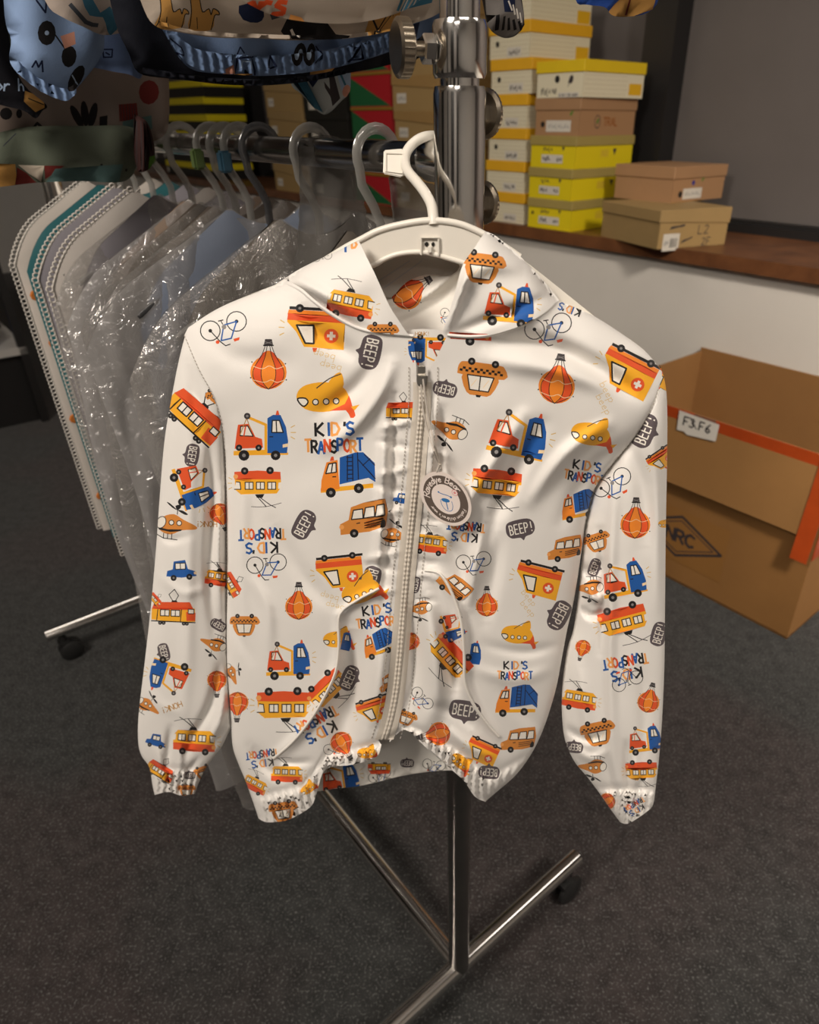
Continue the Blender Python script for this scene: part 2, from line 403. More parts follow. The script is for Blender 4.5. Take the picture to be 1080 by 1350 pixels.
def m_garb():
    o = poly('Y', (-50, 28), (44, 22), (44, 30), (-50, 36))
    o += poly('O', (-50, 34), (-48, 14), (-38, -18), (-18, -22), (-16, 30), sm=0)
    p = [(-40, 2), (-34, -15), (-21, -17), (-21, 0)]
    o += poly('W', *p)+line('K', 2.2, p, closed=True)+line('K', 2.2, [(-30, 1), (-27, -16)])
    o += poly('B', (-16, 22), (-14, -26), (14, -34), (28, -34), (48, -14), (48, 20), (36, 12), sm=0)
    o += line('N', 2.2, [(-2, 16), (0, -28)])+line('N', 2.2, [(8, 16), (9, -30)])
    for k in range(6): o += line('N', 2, [(-2, 12-k*7.5), (9, 12-k*7.5)])
    o += line('N', 2, [(18, 14), (18, -34)])+line('N', 2, [(18, -22), (48, 14)])+line('N', 1.8, [(30, -30), (48, -10)])+line('N', 1.8, [(26, -10), (40, -22)])
    o += poly('R', (-32, -20), (-24, -21), (-25, -28), (-29, -28))+wheel(-32, 36, 9)+wheel(18, 30, 9)+line('K', 2, [(-28, 8), (-22, 8)])
    return o
def m_bus():
    o = poly('T', (-50, 34), (-50, 12), (-32, 4), (-26, -22), (0, -30), (46, -36), (50, -10), (44, 20), (10, 30), sm=0)
    for a, b in ((-22, -2), (3, 22), (27, 43)):
        p = [(a-4, 2-a*0.06), (a+1, -19-a*0.16), (b, -21-a*0.16), (b, 0-a*0.1)]
        o += poly('W', *p)+line('K', 2.4, p, closed=True)
    for k in range(3): o += line('K', 1.8, [(0, 14+k*5-2), (40, 4+k*5)])
    o += wheel(-22, 32, 9)+poly('K', (32, 22), (38, 6), (44, 10), (42, 22), sm=2)+line('K', 2.2, [(-16, 12), (-9, 11)])+circ('P', -47, 18, 5)
    return o
def m_trolley():
    o = poly('Y', (-48, 24), (-50, -8), (-40, -22), (36, -24), (48, -14), (50, 24), sm=0)
    o += poly('R', (-48, 24), (-49, 8), (50, 8), (50, 24), (0, 27), sm=0)
    for x0 in (-38, -14, 10): o += win(x0, -13, x0+17, 2, 2)
    p = [(50, -13), (36, -13), (38, 2), (46, 3)]
    o += poly('W', *p)+line('K', 2, p[:])+poly('W', (-50, -12), (-43, -12), (-44, 1), (-50, 2))
    o += wheel(-26, 27, 8)+wheel(28, 26, 8)+poly('K', (-14, -23), (6, -24), (2, -31), (-10, -31))
    o += line('K', 1.8, [(-4, -30), (-26, -46), (-38, -52)])+line('K', 1.8, [(0, -30), (-18, -50)])
    o += line('D', 1.2, [(-50, -42), (-18, -50), (14, -50)], 2)+circ('P', 47, 14, 5)+ticks(55, 0)
    return o
def m_tram():
    o = poly('Y', (-50, 20), (-50, -6), (48, -8), (50, 22), (0, 24), sm=0)
    o += poly('R', (-50, -4), (-44, -20), (36, -22), (44, -8), (44, -4), sm=0)+poly('R', (28, 0), (50, 2), (50, 20), (30, 21))
    for a in (-30, -6): o += win(a, -3, a+20, 11, 2.2)
    o += line('K', 2, [(18, -5), (16, 22)])+line('K', 2, [(-36, -4), (-38, 22)])+win(33, -6, 46, 4, 1.8, False)+line('K', 2.6, [(-50, 23), (50, 24)])
    for x in (-30, -22, 24, 31): o += wheel(x, 27, 4.5)
    o += line('K', 1.8, [(-2, -22), (-12, -38), (0, -50), (10, -36), (2, -22)])+poly('K', (-6, -21), (8, -21), (6, -25), (-4, -25))
    return o
def m_heli():
    o = poly('T', (-46, 6), (-34, -14), (-8, -22), (16, -10), (48, 4), (46, 12), (14, 16), (-12, 28), (-36, 22), sm=3)
    o += poly('K', (-46, 12), (-20, 16), (14, 14), (12, 18), (-14, 22), (-42, 18))
    o += circ('K', -38, 0, 12, 16, 14, 0.4)+circ('W', -38, 0, 10, 14, 14, 0.4)
    for x in (-13, 6): o += circ('K', x, -1, 7)+circ('W', x, -1, 5)
    for a in ((-28, -50), (26, -24)):
        o += poly('K', (0, -32), ((a[0])*0.6-3, -32+(a[1]+32)*0.6-5), (a[0], a[1]), ((a[0])*0.6+3, -32+(a[1]+32)*0.6+5), sm=2)
    o += poly('K', (0, -32), (-6, -42), (4, -46), (8, -40), sm=2)+line('K', 2, [(0, -22), (0, -34)])
    o += line('K', 2, [(-46, 30), (-30, 38), (4, 40)])+line('K', 2, [(-30, 26), (-30, 38)])+line('K', 2, [(-10, 26), (-10, 40)])+line('K', 2, [(-20, 26), (-20, 39)])
    return o
def m_car():
    o = poly('B', (-50, 18), (-46, 0), (-28, -4), (-24, -30), (14, -34), (22, -4), (46, 4), (50, 20), (0, 24), sm=0)
    o += win(-19, -4, 14, -24, 3)
    o += wheel(-26, 24, 10)+wheel(26, 22, 10)+circ('L', 46, 10, 5)
    return o
def m_bike():
    o = []
    for x, y in ((-28, 6), (30, -6)):
        o += line('K', 2.2, [(x+21*math.cos(k*math.pi/9), y+21*math.sin(k*math.pi/9)) for k in range(18)], closed=True)+circ('K', x, y, 4)
    o += line('B', 3, [(30, -6), (2, -2), (-8, 30), (14, 28), (30, -6)])+line('B', 3, [(2, -2), (-8, 30)])
    o += line('K', 2.2, [(-28, 6), (-10, 32), (0, 42), (10, 40)])+circ('M', 2, 2, 5)+line('K', 2, [(0, -4), (-3, -12)])+line('K', 2.4, [(-8, -12), (2, -13)])
    o += poly('R', (18, 30), (32, 28), (30, 34), (20, 36))+circ('R', -16, 32, 4)
    return o
def m_beep():
    o = poly('G', (-50, -4), (-42, -26), (-10, -32), (30, -30), (48, -16), (50, 10), (36, 26), (14, 30), (4, 42), (-6, 31), (-34, 28), (-48, 14), sm=3)
    return o+text('W', 'BEEP!', -37, -17, 33, 3.8, adv=0.98, xs=0.50)
def m_kids():
    o = []; x = -31
    for ch, c, dx in (('K', 'K', 17), ('I', 'B', 11), ('D', 'P', 17), ("'", 'K', 8), ('S', 'B', 16)): o += text(c, ch, x, -26, 22, 4.4, xs=0.78); x += dx
    return o+text('K', 'TRANSPORT', -50, 4, 21, 4.2, cols=['P', 'K', 'B', 'R', 'K', 'B', 'R', 'P', 'B'], adv=0.80, xs=0.62, jig=0.05)
def m_honk(): return text('X', 'HONK!', -46, -14, 28, 4, adv=0.85, xs=0.85)
def m_script(): return text('S', 'beep', -44, -28, 26, 1.6, adv=1.0, xs=1)+text('S', 'beep', -14, 2, 26, 1.6, adv=1.0, xs=1)
def m_redbar():
    return poly('R', (-50, -8), (40, -6), (50, 0), (50, 10), (-46, 8))+circ('P', 40, 2, 5)+wheel(0, 12, 11)
MOT = {k[2:]: v() for k, v in list(globals().items()) if k.startswith('m_') and callable(v)}
def place(kind, x, y, width, rot=0.0, sy=1.0, flip=False):
    s = width/100.0; a = math.radians(rot); ca, sa = math.cos(a), math.sin(a); out = []
    for c, P in MOT[kind]:
        Q = []
        for u, v in P:
            u = (-u if flip else u)*s; v = v*s*sy
            Q.append((x+u*ca-v*sa, y+u*sa+v*ca))
        out.append((c, Q))
    return out

# ------------------------------------------------------------------ printed sheet: cloth whose faces carry the print
def sheet(name, outline, mapfn, polys, base, material, parent=None, grid=4.0, view=True, clean=1.1, extra=None):
    out = np.asarray(outline, float)
    keep = [0]
    for i in range(1, len(out)):
        if np.hypot(*(out[i]-out[keep[-1]])) > 0.25: keep.append(i)
    if np.hypot(*(out[keep[-1]]-out[keep[0]])) < 0.25: keep.pop()
    out = out[keep]
    lo, hi = out.min(0), out.max(0)
    gx = np.arange(lo[0]+grid/2, hi[0], grid); gy = np.arange(lo[1]+grid/2, hi[1], grid*0.9)
    X, Y = np.meshgrid(gx, gy); X = X + (np.arange(len(gy)) % 2)[:, None]*grid/2
    G = np.stack([X.ravel(), Y.ravel()], -1)
    if len(G):
        G = G[inside(out, G)]
    if len(G):
        d, _ = dpoly(out, G, True); G = G[d > clean*grid*0.35]
    verts = [tuple(p) for p in out]; n0 = len(out); edges = [(i, (i+1) % n0) for i in range(n0)]; used = []
    b0 = lo-1; b1 = hi+1
    for c, P in polys:
        A = np.array(P, float)
        if A[:, 0].max() < b0[0] or A[:, 0].min() > b1[0] or A[:, 1].max() < b0[1] or A[:, 1].min() > b1[1]: continue
        i0 = len(verts); m_ = len(A); verts += [tuple(p) for p in A]; edges += [(i0+i, i0+(i+1) % m_) for i in range(m_)]; used.append((INK[c], A))
    verts += [tuple(p) for p in G]
    v2, e2, f2, ov, oe, of = delaunay_2d_cdt([Vector(v) for v in verts], edges, [], 0, 0.02, False)
    V = np.array([(v[0], v[1]) for v in v2]); FA = np.array([list(f)[:3] for f in f2])
    ctr = V[FA].mean(1); a_, b_, c_ = V[FA[:, 0]], V[FA[:, 1]], V[FA[:, 2]]
    ok = inside(out, ctr) & (np.abs((b_-a_)[:, 0]*(c_-a_)[:, 1]-(b_-a_)[:, 1]*(c_-a_)[:, 0]) > 1e-7)
    FA = FA[ok]; ctr = ctr[ok]; FC = np.tile(np.array(base, float), (len(FA), 1))
    for col, A in used:                       # paint in drawing order
        k = np.where((ctr[:, 0] > A[:, 0].min()) & (ctr[:, 0] < A[:, 0].max()) & (ctr[:, 1] > A[:, 1].min()) & (ctr[:, 1] < A[:, 1].max()))[0]
        if len(k): FC[k[inside(A, ctr[k])]] = col
    fl = FA.tolist(); fc = FC
    P3 = mapfn(V[:, 0], V[:, 1])
    e = 0.4
    n = np.cross(mapfn(V[:, 0]+e, V[:, 1])-mapfn(V[:, 0]-e, V[:, 1]), mapfn(V[:, 0], V[:, 1]+e)-mapfn(V[:, 0], V[:, 1]-e))
    n /= np.linalg.norm(n, axis=1)[:, None]+1e-12
    if view:
        if np.mean(np.sum(n*(CAM-P3), 1)) < 0: n = -n
    # winding
    fa = np.array([f[:3] for f in fl]); fn = np.cross(P3[fa[:, 1]]-P3[fa[:, 0]], P3[fa[:, 2]]-P3[fa[:, 0]])
    fw = np.sum(fn*n[fa[:, 0]], 1); fl = [f if s >= 0 else f[::-1] for f, s in zip(fl, fw)]
    o = mesh_obj(name, P3, fl, material, parent)
    me = o.data
    at = me.attributes.new('ink', 'FLOAT_COLOR', 'FACE')
    at.data.foreach_set('color', np.hstack([fc, np.ones((len(fc), 1))]).astype(np.float32).ravel())
    me.normals_split_custom_set_from_vertices([tuple(v) for v in n])
    return o
def flatmap(o, ex, ey):
    o, ex, ey = [np.asarray(v, float) for v in (o, ex, ey)]
    return lambda x, y: o + np.asarray(x)[..., None]*ex + np.asarray(y)[..., None]*ey

# ================================================================== ROOM
CARPET = bpy.data.materials.new('speckled_carpet'); CARPET.use_nodes = True
def build_carpet():
    nt = CARPET.node_tree; b = nt.nodes['Principled BSDF']; b.inputs['Roughness'].default_value = 0.95
    b.inputs['Specular IOR Level'].default_value = 0.1; b.inputs['Sheen Weight'].default_value = 0.15
    tc = nt.nodes.new('ShaderNodeTexCoord')
    def noise(sc, det=4):
        n = nt.nodes.new('ShaderNodeTexNoise'); n.inputs['Scale'].default_value = sc; n.inputs['Detail'].default_value = det
        nt.links.new(tc.outputs['Object'], n.inputs['Vector']); return n
    def rampn(n, a, b_):
        m = nt.nodes.new('ShaderNodeMapRange'); m.inputs[1].default_value = a; m.inputs[2].default_value = b_
        nt.links.new(n.outputs['Fac'], m.inputs[0]); return m.outputs[0]
    big = noise(1.1, 2); mid = noise(38, 3); fine = noise(260, 3)
    m1 = nt.nodes.new('ShaderNodeMix'); m1.data_type = 'RGBA'
    m1.inputs['A'].default_value = (0.043, 0.044, 0.043, 1); m1.inputs['B'].default_value = (0.050, 0.041, 0.040, 1)
    nt.links.new(rampn(big, 0.44, 0.52), m1.inputs['Factor'])
    m2 = nt.nodes.new('ShaderNodeMix'); m2.data_type = 'RGBA'; m2.blend_type = 'MULTIPLY'; m2.inputs['Factor'].default_value = 0.45
    nt.links.new(m1.outputs['Result'], m2.inputs['A']); nt.links.new(rampn(mid, 0.3, 0.7), m2.inputs['B'])
    m3 = nt.nodes.new('ShaderNodeMix'); m3.data_type = 'RGBA'; m3.inputs['B'].default_value = (0.21, 0.21, 0.205, 1)
    nt.links.new(m2.outputs['Result'], m3.inputs['A'])
    f = nt.nodes.new('ShaderNodeMath'); f.operation = 'MULTIPLY'; f.inputs[1].default_value = 0.75
    nt.links.new(rampn(fine, 0.54, 0.80), f.inputs[0]); nt.links.new(f.outputs[0], m3.inputs['Factor'])
    nt.links.new(m3.outputs['Result'], b.inputs['Base Color'])
    bp = nt.nodes.new('ShaderNodeBump'); bp.inputs['Strength'].default_value = 0.6; bp.inputs['Distance'].default_value = 0.004
    nt.links.new(fine.outputs['Fac'], bp.inputs['Height']); nt.links.new(bp.outputs[0], b.inputs['Normal'])
build_carpet()
WALLM = mat('cream_paint', (0.72, 0.68, 0.62), 0.7, noise=0.05, nscale=3, bump=0.05, bscale=60)
ROOMW = mat('room_paint', (0.74, 0.71, 0.67), 0.8, noise=0.05, nscale=3)
CEILM = mat('ceiling_paint', (0.74, 0.72, 0.69), 0.9, noise=0.04, nscale=4)
WOOD = mat('red_brown_wood', (0.19, 0.075, 0.028), 0.38, col2=(0.11, 0.042, 0.017), nscale=9, spec=0.45)
BLIND = mat('grey_blind', (0.115, 0.100, 0.093), 0.75, noise=0.12, nscale=2.2, bump=0.05, bscale=200)
FRAMEM = mat('black_window_frame', (0.012, 0.011, 0.011), 0.45)
SILL = 0.80; PF = 1.99; PWIN = 2.445
def quad(name, pts, m, kind='structure', label=None):
    o = mesh_obj(name, pts, [(0, 1, 2, 3)], m, smooth=False); o['kind'] = kind
    if label: o['label'] = label
    return o
def slab(name, R0, R1, P_0, P_1, z0, z1, m, parent=None, label=None):
    bm = bmesh.new(); box_bm(bm, wr(R0, P_0, z0), RV*(R1-R0), PV*(P_1-P_0), ZV*(z1-z0))
    bmesh.ops.recalc_face_normals(bm, faces=bm.faces)
    o = bm_obj(name, bm, m, parent)
    if parent is None:
        o['kind'] = 'structure'
        if label: o['label'] = label
    return o
RA, RB, PA = -3.2, 7.2, -3.2
slab('floor', RA, RB, PA, 2.7, -0.06, 0.0, CARPET, label='dark grey speckled carpet floor')
slab('ceiling', RA, RB, PA, 2.7, 2.85, 2.91, CEILM, label='plain off-white ceiling')
slab('wall_window', RA, RB, PF+0.03, PF+0.60, 0.0, SILL-0.04, WALLM, label='cream painted low wall under the wooden ledge')
slab('wall_behind', RA, RB, PA-0.1, PA, 0.0, 2.85, ROOMW, label='plain wall behind the viewer')
slab('wall_far', RB, RB+0.1, PA, 2.7, 0.0, 2.85, ROOMW, label='plain far wall')
slab('wall_near', RA-0.1, RA, PA, 2.7, 0.0, 2.85, ROOMW, label='plain side wall')
slab('trim_1', RA, RB, PF, PWIN+0.12, SILL-0.04, SILL, WOOD, label='red-brown wooden window ledge carrying shoe boxes')
for k, (a, b) in enumerate(((-2.9, -2.2), (-1.2, -0.3), (0.5, 0.8), (2.0, 3.0))):  # unseen dark panels, added only to break up the chrome reflections
    slab('trim_%d' % (k+4), a, b, PA, PA+0.12, 0.0, 2.4, FRAMEM, label='unseen dark panel added behind the viewer for chrome reflections')
def r_at(px, py, P):
    return float(on_plane(px, py, wr(0, P), PV) @ RV)
def z_at(px, py, P):
    return float(on_plane(px, py, wr(0, P), PV)[2])
# windows: dark frames and grey blinds
posts = [(r_at(889, 100, PWIN), r_at(850, 100, PWIN)), (r_at(336, 130, PWIN), r_at(308, 130, PWIN))]
edges = [(RA, posts[0][0]), (posts[0][1], posts[1][0]), (posts[1][1], RB)]
for i, (a, b) in enumerate(edges):
    t = bpy.data.objects.new('window_%d' % (i+1), None); COL.objects.link(t); t.location = tuple(wr((a+b)/2, PWIN+0.05, SILL))
    t['kind'] = 'structure'; t['label'] = ['window covered by a dull grey blind beside the low brown boxes', 'grey blind window behind the tall shoe box stacks', 'grey blind window behind the garment rack end'][i]
    bm = bmesh.new(); box_bm(bm, wr(a, PWIN+0.06, SILL+0.03), RV*(b-a), PV*0.02, ZV*2.0); bm_obj('blind', bm, BLIND, t)
    bm = bmesh.new(); box_bm(bm, wr(a, PWIN, SILL), RV*(b-a), PV*0.09, ZV*0.028)
    box_bm(bm, wr(a, PWIN+0.02, SILL+0.028), RV*(b-a), PV*0.06, ZV*0.012)
    bm_obj('bottom_frame', bm, FRAMEM, t)
for k, (a, b) in enumerate(posts):
    slab('trim_%d' % (k+2), a, b, PWIN-0.03, PWIN+0.12, SILL, 2.85, FRAMEM, label='black upright post between the grey blinds')

# ================================================================== SHOE BOXES
def C_(name, hx, **k): return mat(name, hexc(hx), 0.6, noise=0.06, nscale=14, **k)
M_YEL = C_('yellow_card', 'd9c316'); M_OLIVE = C_('kraft_olive_card', 'a08d4e'); M_BROWN = C_('brown_card', 'a27c58')
M_KRAFT = C_('kraft_card', 'a08456'); M_WHITE = C_('white_card', 'd9d0b4'); M_LIDY = C_('lid_yellow_card', 'e0a81c'); M_LIDB = C_('lid_bright_yellow_card', 'dcbb14')
M_BLACK = C_('black_card', '17150f'); M_RED = C_('red_card', 'a81f26'); M_CREAM = C_('kraft_lid_card', '9d7c4a'); M_BYEL = C_('bright_yellow_card', 'e8d412')
M_HOLE = mat('dark_hole', (0.01, 0.008, 0.006), 0.9)
def scribble(x0, y0, x1, y1, c='K', n=6, w_=3, seed=1):
    r = random.Random(seed); o = []
    for k in range(n):
        x = x0+(x1-x0)*(k+0.3)/n
        o += line(c, w_, [(x, y0+r.random()*(y1-y0)*.5), (x+(x1-x0)/n*.7*r.random(), y1-r.random()*(y1-y0)*.4), (x+(x1-x0)/n*.5, y0+r.random()*(y1-y0))])
    return o
def barcode(x0, y0, x1, y1, seed=3):
    r = random.Random(seed); o = []; x = x0
    while x < x1:
        w_ = r.choice([1.5, 2, 3.5]); o += poly('K', (x, y0), (x+w_, y0), (x+w_, y1), (x, y1)); x += w_+r.choice([2, 3, 5])
    return o
def shoe_box(label, R, P, z0, w_, d, h, rot, bodym, lidm, end=None, side=None, labels=(), holes=(), lidh=0.032, group=None, inkend=None, inkside=None, slant=0.0):
    """w_ along the room's -r (rightwards in view), d towards the window; end = face to the room, side = face to -r"""
    loc = wr(R, P, z0); yawz = math.atan2(-RV[1], -RV[0])+rot
    t = thing('shoe_box', label, 'box', loc, group, yawz)
    bm = bmesh.new(); box_bm(bm, (-w_/2, -d/2, 0), (w_, 0, 0), (0, d, 0), (0, 0, h-0.004)); bm_obj('body', bm, bodym, t, local=True)
    m = 0.004
    bm = bmesh.new(); vs = box_bm(bm, (-w_/2-m, -d/2-m, h-lidh), (w_+2*m, 0, 0), (0, d+2*m, 0), (0, 0, lidh))
    if slant:
        for v in vs:
            if v.co.z < h-lidh/2 and v.co.x > 0: v.co.z -= slant
    bmesh.ops.bevel(bm, geom=[e for e in bm.edges], offset=0.0015, segments=1, affect='EDGES')
    bm_obj('lid', bm, lidm, t, local=True)
    hb = h-lidh
    if end is not None:
        o = sheet('end_print', [(1, 1), (w_*1000-1, 1), (w_*1000-1, hb*1000-1), (1, hb*1000-1)], flatmap((-w_/2, -d/2-0.0006, hb), (0.001, 0, 0), (0, 0, -0.001)), end, inkend, PAPER, None, grid=60, view=False); o.parent = t
    if side is not None:
        o = sheet('side_print', [(1, 1), (d*1000-1, 1), (d*1000-1, hb*1000-1), (1, hb*1000-1)], flatmap((w_/2+0.0006, -d/2, hb), (0, 0.001, 0), (0, 0, -0.001)), side, inkside, PAPER, None, grid=60, view=False); o.parent = t
    for (x0, y0, x1, y1, marks) in labels:
        o = sheet('label', [(x0, y0), (x1, y0), (x1, y1), (x0, y1)], flatmap((-w_/2, -d/2-0.0013, hb), (0.001, 0, 0), (0, 0, -0.001)), marks, hexc('cfc8bb'), PAPER, None, grid=40, view=False); o.parent = t
        o['label'] = 'small white printed label'
    for (x, y, r) in holes:
        bm = bmesh.new(); bmesh.ops.create_circle(bm, cap_ends=True, segments=16, radius=r/1000)
        bmesh.ops.transform(bm, matrix=Matrix.Translation((-w_/2+x/1000, -d/2-0.0012, hb-y/1000)) @ Matrix.Rotation(math.pi/2, 4, 'X'), verts=bm.verts)
        bm_obj('finger_hole', bm, M_HOLE, t, local=True)
    return t
# stack of yellow boxes near the pole
cA = on_z(734, 308, SILL); rA = float(cA @ RV); wA, dA = 0.205, 0.32
pA = PF+0.012+dA/2
hY = 0.1
def tri(x, y, s, c='D'): return poly(c, (x-s, y-s), (x+s, y-s), (x, y+s))
yl = ['yellow shoe box at the foot of its stack, under two yellow boxes', 'yellow shoe box between two other yellow boxes', 'yellow shoe box directly under the brown box with green leaf logo']
zz = SILL
YI = hexc('d9c316')
for k in range(3):
    end = scribble(58, 4, 100, 20, 'D', 5, 3, k+2)+tri(150, 10, 7)
    side = [q for j in range(5) for q in line('X', 3, [(140+j*9, 14), (140+j*9, 36)])]+tri(215, 22, 11)
    shoe_box(yl[k], rA+wA/2, pA, zz, wA, dA, hY, [0.03, -0.01, 0.02][k], M_YEL, M_OLIVE, end, side, [(52, 28, 150, 54, scribble(56, 32, 92, 50, 'D', 5, 3, k+9)+scribble(120, 34, 146, 50, 'D', 3, 3, k))],
             [(22, 20, 6)] if k == 0 else [], 0.03, 'yellow shoe boxes with olive lids', YI, YI)
    zz += hY
BI = hexc('a27c58')
leaf = lambda x, y, s: line('D', 3, [(x+s*math.cos(a/9*2*math.pi), y+s*1.2*math.sin(a/9*2*math.pi)) for a in range(9)], closed=True)+poly('G', (x-6, y+8), (x-2, y-6), (x+8, y-12), (x+6, y+2), sm=2)
INK['g'] = hexc('4f7a2a'); INK['w'] = hexc('cdc6b8'); INK['v'] = hexc('2b2a80'); INK['r'] = hexc('b02128'); INK['n'] = hexc('1f5a34'); INK['y'] = hexc('d8a820'); INK['d'] = hexc('b3a27e'); INK['o'] = hexc('8a4a10'); INK['t'] = hexc('c2501c')
shoe_box('brown shoe box with green leaf logo on top of three yellow boxes', rA+wA/2-0.005, pA, zz, 0.195, dA-0.01, 0.112, 0.03, M_BROWN, M_BROWN,
         poly('g', (150, 14), (160, 2), (168, 0), (160, 16)), leaf(96, 34, 16)+poly('g', (90, 42), (94, 26), (104, 22), (100, 36))+text('o', 'TRAL', 130, 22, 24, 4, adv=0.9),
         [(50, 30, 160, 64, scribble(60, 40, 150, 56, 'M', 9, 2, 4))], [(34, 42, 9)], 0.036, None, BI, BI); zz += 0.112
polka = lambda W_, H_: [q for i in range(int(W_/13)) for j in range(int(H_/13)) for q in circ('d', 10+i*13+(j % 2)*6, 8+j*13, 2.2, n=6)]
WI = hexc('d9d0b4')
shoe_box('white dotted shoe box with bright yellow lid on the brown leaf-logo box', rA+wA/2-0.015, pA, zz, 0.205, dA, 0.105, 0.0, M_WHITE, M_LIDB,
         scribble(20, 40, 62, 66, 'D', 5, 3, 4)+scribble(70, 44, 90, 60, 'D', 3, 3, 7)+poly('D', (140, 30), (150, 8), (162, 14), (158, 30), sm=2)+line('D', 2, [(140, 40), (160, 10)]), polka(dA*1000-90, 70)+poly('y', (240, 28), (310, 28), (310, 62), (240, 62)),
         [(100, 56, 190, 70, barcode(104, 60, 186, 68, 2))], [(92, 18, 11)], 0.034, None, WI, WI)
# tall stack of white boxes with orange-yellow lids behind the pole
cB = rA+wA+0.036; hB = 0.107
for k in range(7):
    shoe_box((['lowest', 'second', 'third', 'fourth', 'fifth', 'sixth', 'topmost'][k])+' white dotted box with orange-yellow lid, counting from the ledge', cB+0.1+[0, .01, 0, .008, -.004, .006, 0.01][k], pA+0.01, SILL+k*hB, 0.2, 0.31, hB, [0, .01, -.02, 0, .02, -.01, .01][k], M_WHITE, M_LIDY,
             polka(196, 72), polka(225, 72)+poly('y', (235, 30), (305, 30), (305, 68), (235, 68)), [(90, 38, 160, 66, scribble(96, 44, 154, 62, 'K', 6, 3, k))],
             [(40, 26, 9)] if k > 1 else [], 0.036, 'white shoe boxes with orange-yellow lids', WI, WI)
# two brown boxes standing by themselves on the ledge
def corner_box(cpx, lpx, rpx, z):
    c, l, r_ = on_z(*cpx, z), on_z(*lpx, z), on_z(*rpx, z); return c, l-c, r_-c
c, l, r_ = corner_box((866, 329), (805, 307), (955, 322), SILL)
hL = (z_at(868, 277, float(c @ PV))-SILL)
def free_box(label, c, rdir, w_, d, z0, h, **k):
    """box whose near vertical edge is at c, end face running along rdir to the right"""
    rd = np.array([rdir[0], rdir[1], 0]); rd /= np.linalg.norm(rd); ld = np.array([-rd[1], rd[0], 0])
    ctr = c + rd*w_/2 + ld*d/2
    rot = math.atan2(rd[1], rd[0])-math.atan2(-RV[1], -RV[0])
    t = shoe_box(label, float(ctr @ RV), float(ctr @ PV), z0, w_, d, h, rot, **k)
    return t, rd, ld
KI = hexc('a08456')
wl = float(np.linalg.norm(r_)); dl = min(0.31, float(np.linalg.norm(l)))
print('lower box', wl, dl, hL)
shoe_end = scribble(30, 36, 60, 44, 'D', 5, 4, 3)
tL, rd, ld = free_box('large kraft box with slanted lid lying under the small brown box', c, r_, wl, dl, SILL, hL, bodym=M_KRAFT, lidm=M_KRAFT,
    end=line('D', 4, [(40, 20), (95, 10)])+line('D', 5, [(44, 16), (92, 13)])+line('D', 4, [(90, 62), (130, 48)])+line('D', 5, [(94, 58), (112, 54)])+text('D', 'L2', 150, 14, 26, 3)+text('D', '2F', 170, 52, 22, 3),
    side=[], labels=[(18, 34, 80, 84, barcode(46, 48, 72, 74, 5)+scribble(22, 50, 40, 70, 'M', 3, 2, 2))], holes=[], lidh=0.034, inkend=KI, inkside=KI, slant=0.012)
c2 = on_z(884, 268, SILL+hL); r2 = on_z(951, 261, SILL+hL)-c2; l2 = on_z(828, 251, SILL+hL)-c2
h2 = z_at(886, 220, float(c2 @ PV))-(SILL+hL)
w2 = float(np.linalg.norm(r2)); d2 = float(np.linalg.norm(l2)); print('upper box', w2, d2, h2)
free_box('small brown shoe box with blue dot sitting on the large kraft box', c2, r2, w2, min(d2, .24), SILL+hL, h2, bodym=M_BROWN, lidm=M_BROWN,
    end=poly('g', (150, 10), (156, 0), (166, 0), (158, 12))+circ('v', 108, 14, 8, n=14)+poly('X', (0, 68), (180, 68), (180, 84), (0, 84)), side=leaf(60, 28, 13)+text('o', 'TRAL', 95, 24, 16, 3),
    labels=[(58, 30, 160, 62, scribble(66, 40, 150, 54, 'M', 9, 2, 6))], holes=[(44, 46, 10)], lidh=0.036, inkend=BI, inkside=BI)
# stacks further along the ledge
def stack(n, pxl, pxr, pyb, P, z0, h, d, bodym, lidm, label, group, **k):
    ra, rb = r_at(pxr, pyb, P), r_at(pxl, pyb, P)
    for i in range(n):
        shoe_box(nth(i, n)+' '+label, (ra+rb)/2+[0, .006, -.005, .003, .008, -.006][i % 6], P+d/2, z0+i*h, abs(rb-ra)-0.022, d, h, [0, .012, -.01, .006][i % 4], bodym, lidm, group=group, **k)
    return rb-ra
RI = hexc('a81f26')
def nth(i, n): return 'lowest' if i == 0 else ('topmost' if i == n-1 else ['second', 'third', 'fourth', 'fifth', 'sixth'][i-1]+' from the ledge,')
wC = stack(6, 523, 583, 280, PF+0.02, SILL, 0.126, 0.3, M_KRAFT, M_CREAM, 'kraft shoe box beside the red and green boxes', 'kraft boxes beside the red and green boxes',
      end=[], inkend=KI, labels=[(30, 30, 95, 66, scribble(36, 38, 88, 58, 'M', 5, 3, 2))], lidh=0.03, slant=0.02)
ra_, rb_ = r_at(523, 275, PF+0.02), r_at(470, 275, PF+0.02); wD = abs(rb_-ra_)
hd = 0.132
for i in range(6):
    W_ = wD*1000-22; Hd = (hd-0.016)*1000
    shoe_box(nth(i, 6)+' red and green diagonal shoe box beside the black boxes', (ra_+rb_)/2+[0, .004, -.004][i % 3], PF+0.17, SILL+i*hd, wD-0.022, 0.3, hd, 0, M_RED, C_('gold_card', '8a6a20'), end=poly('n', (0, 0), (W_, Hd), (0, Hd)), inkend=RI, lidh=0.012, group='red and green shoe boxes')
stack(5, 412, 468, 268, PF+0.02, SILL, 0.125, 0.3, M_BLACK, M_BLACK, 'black shoe box between the red-green and kraft stacks', 'black shoe boxes', labels=[(50, 40, 120, 80, scribble(56, 48, 112, 70, 'M', 5, 3, 8))], lidh=0.03)
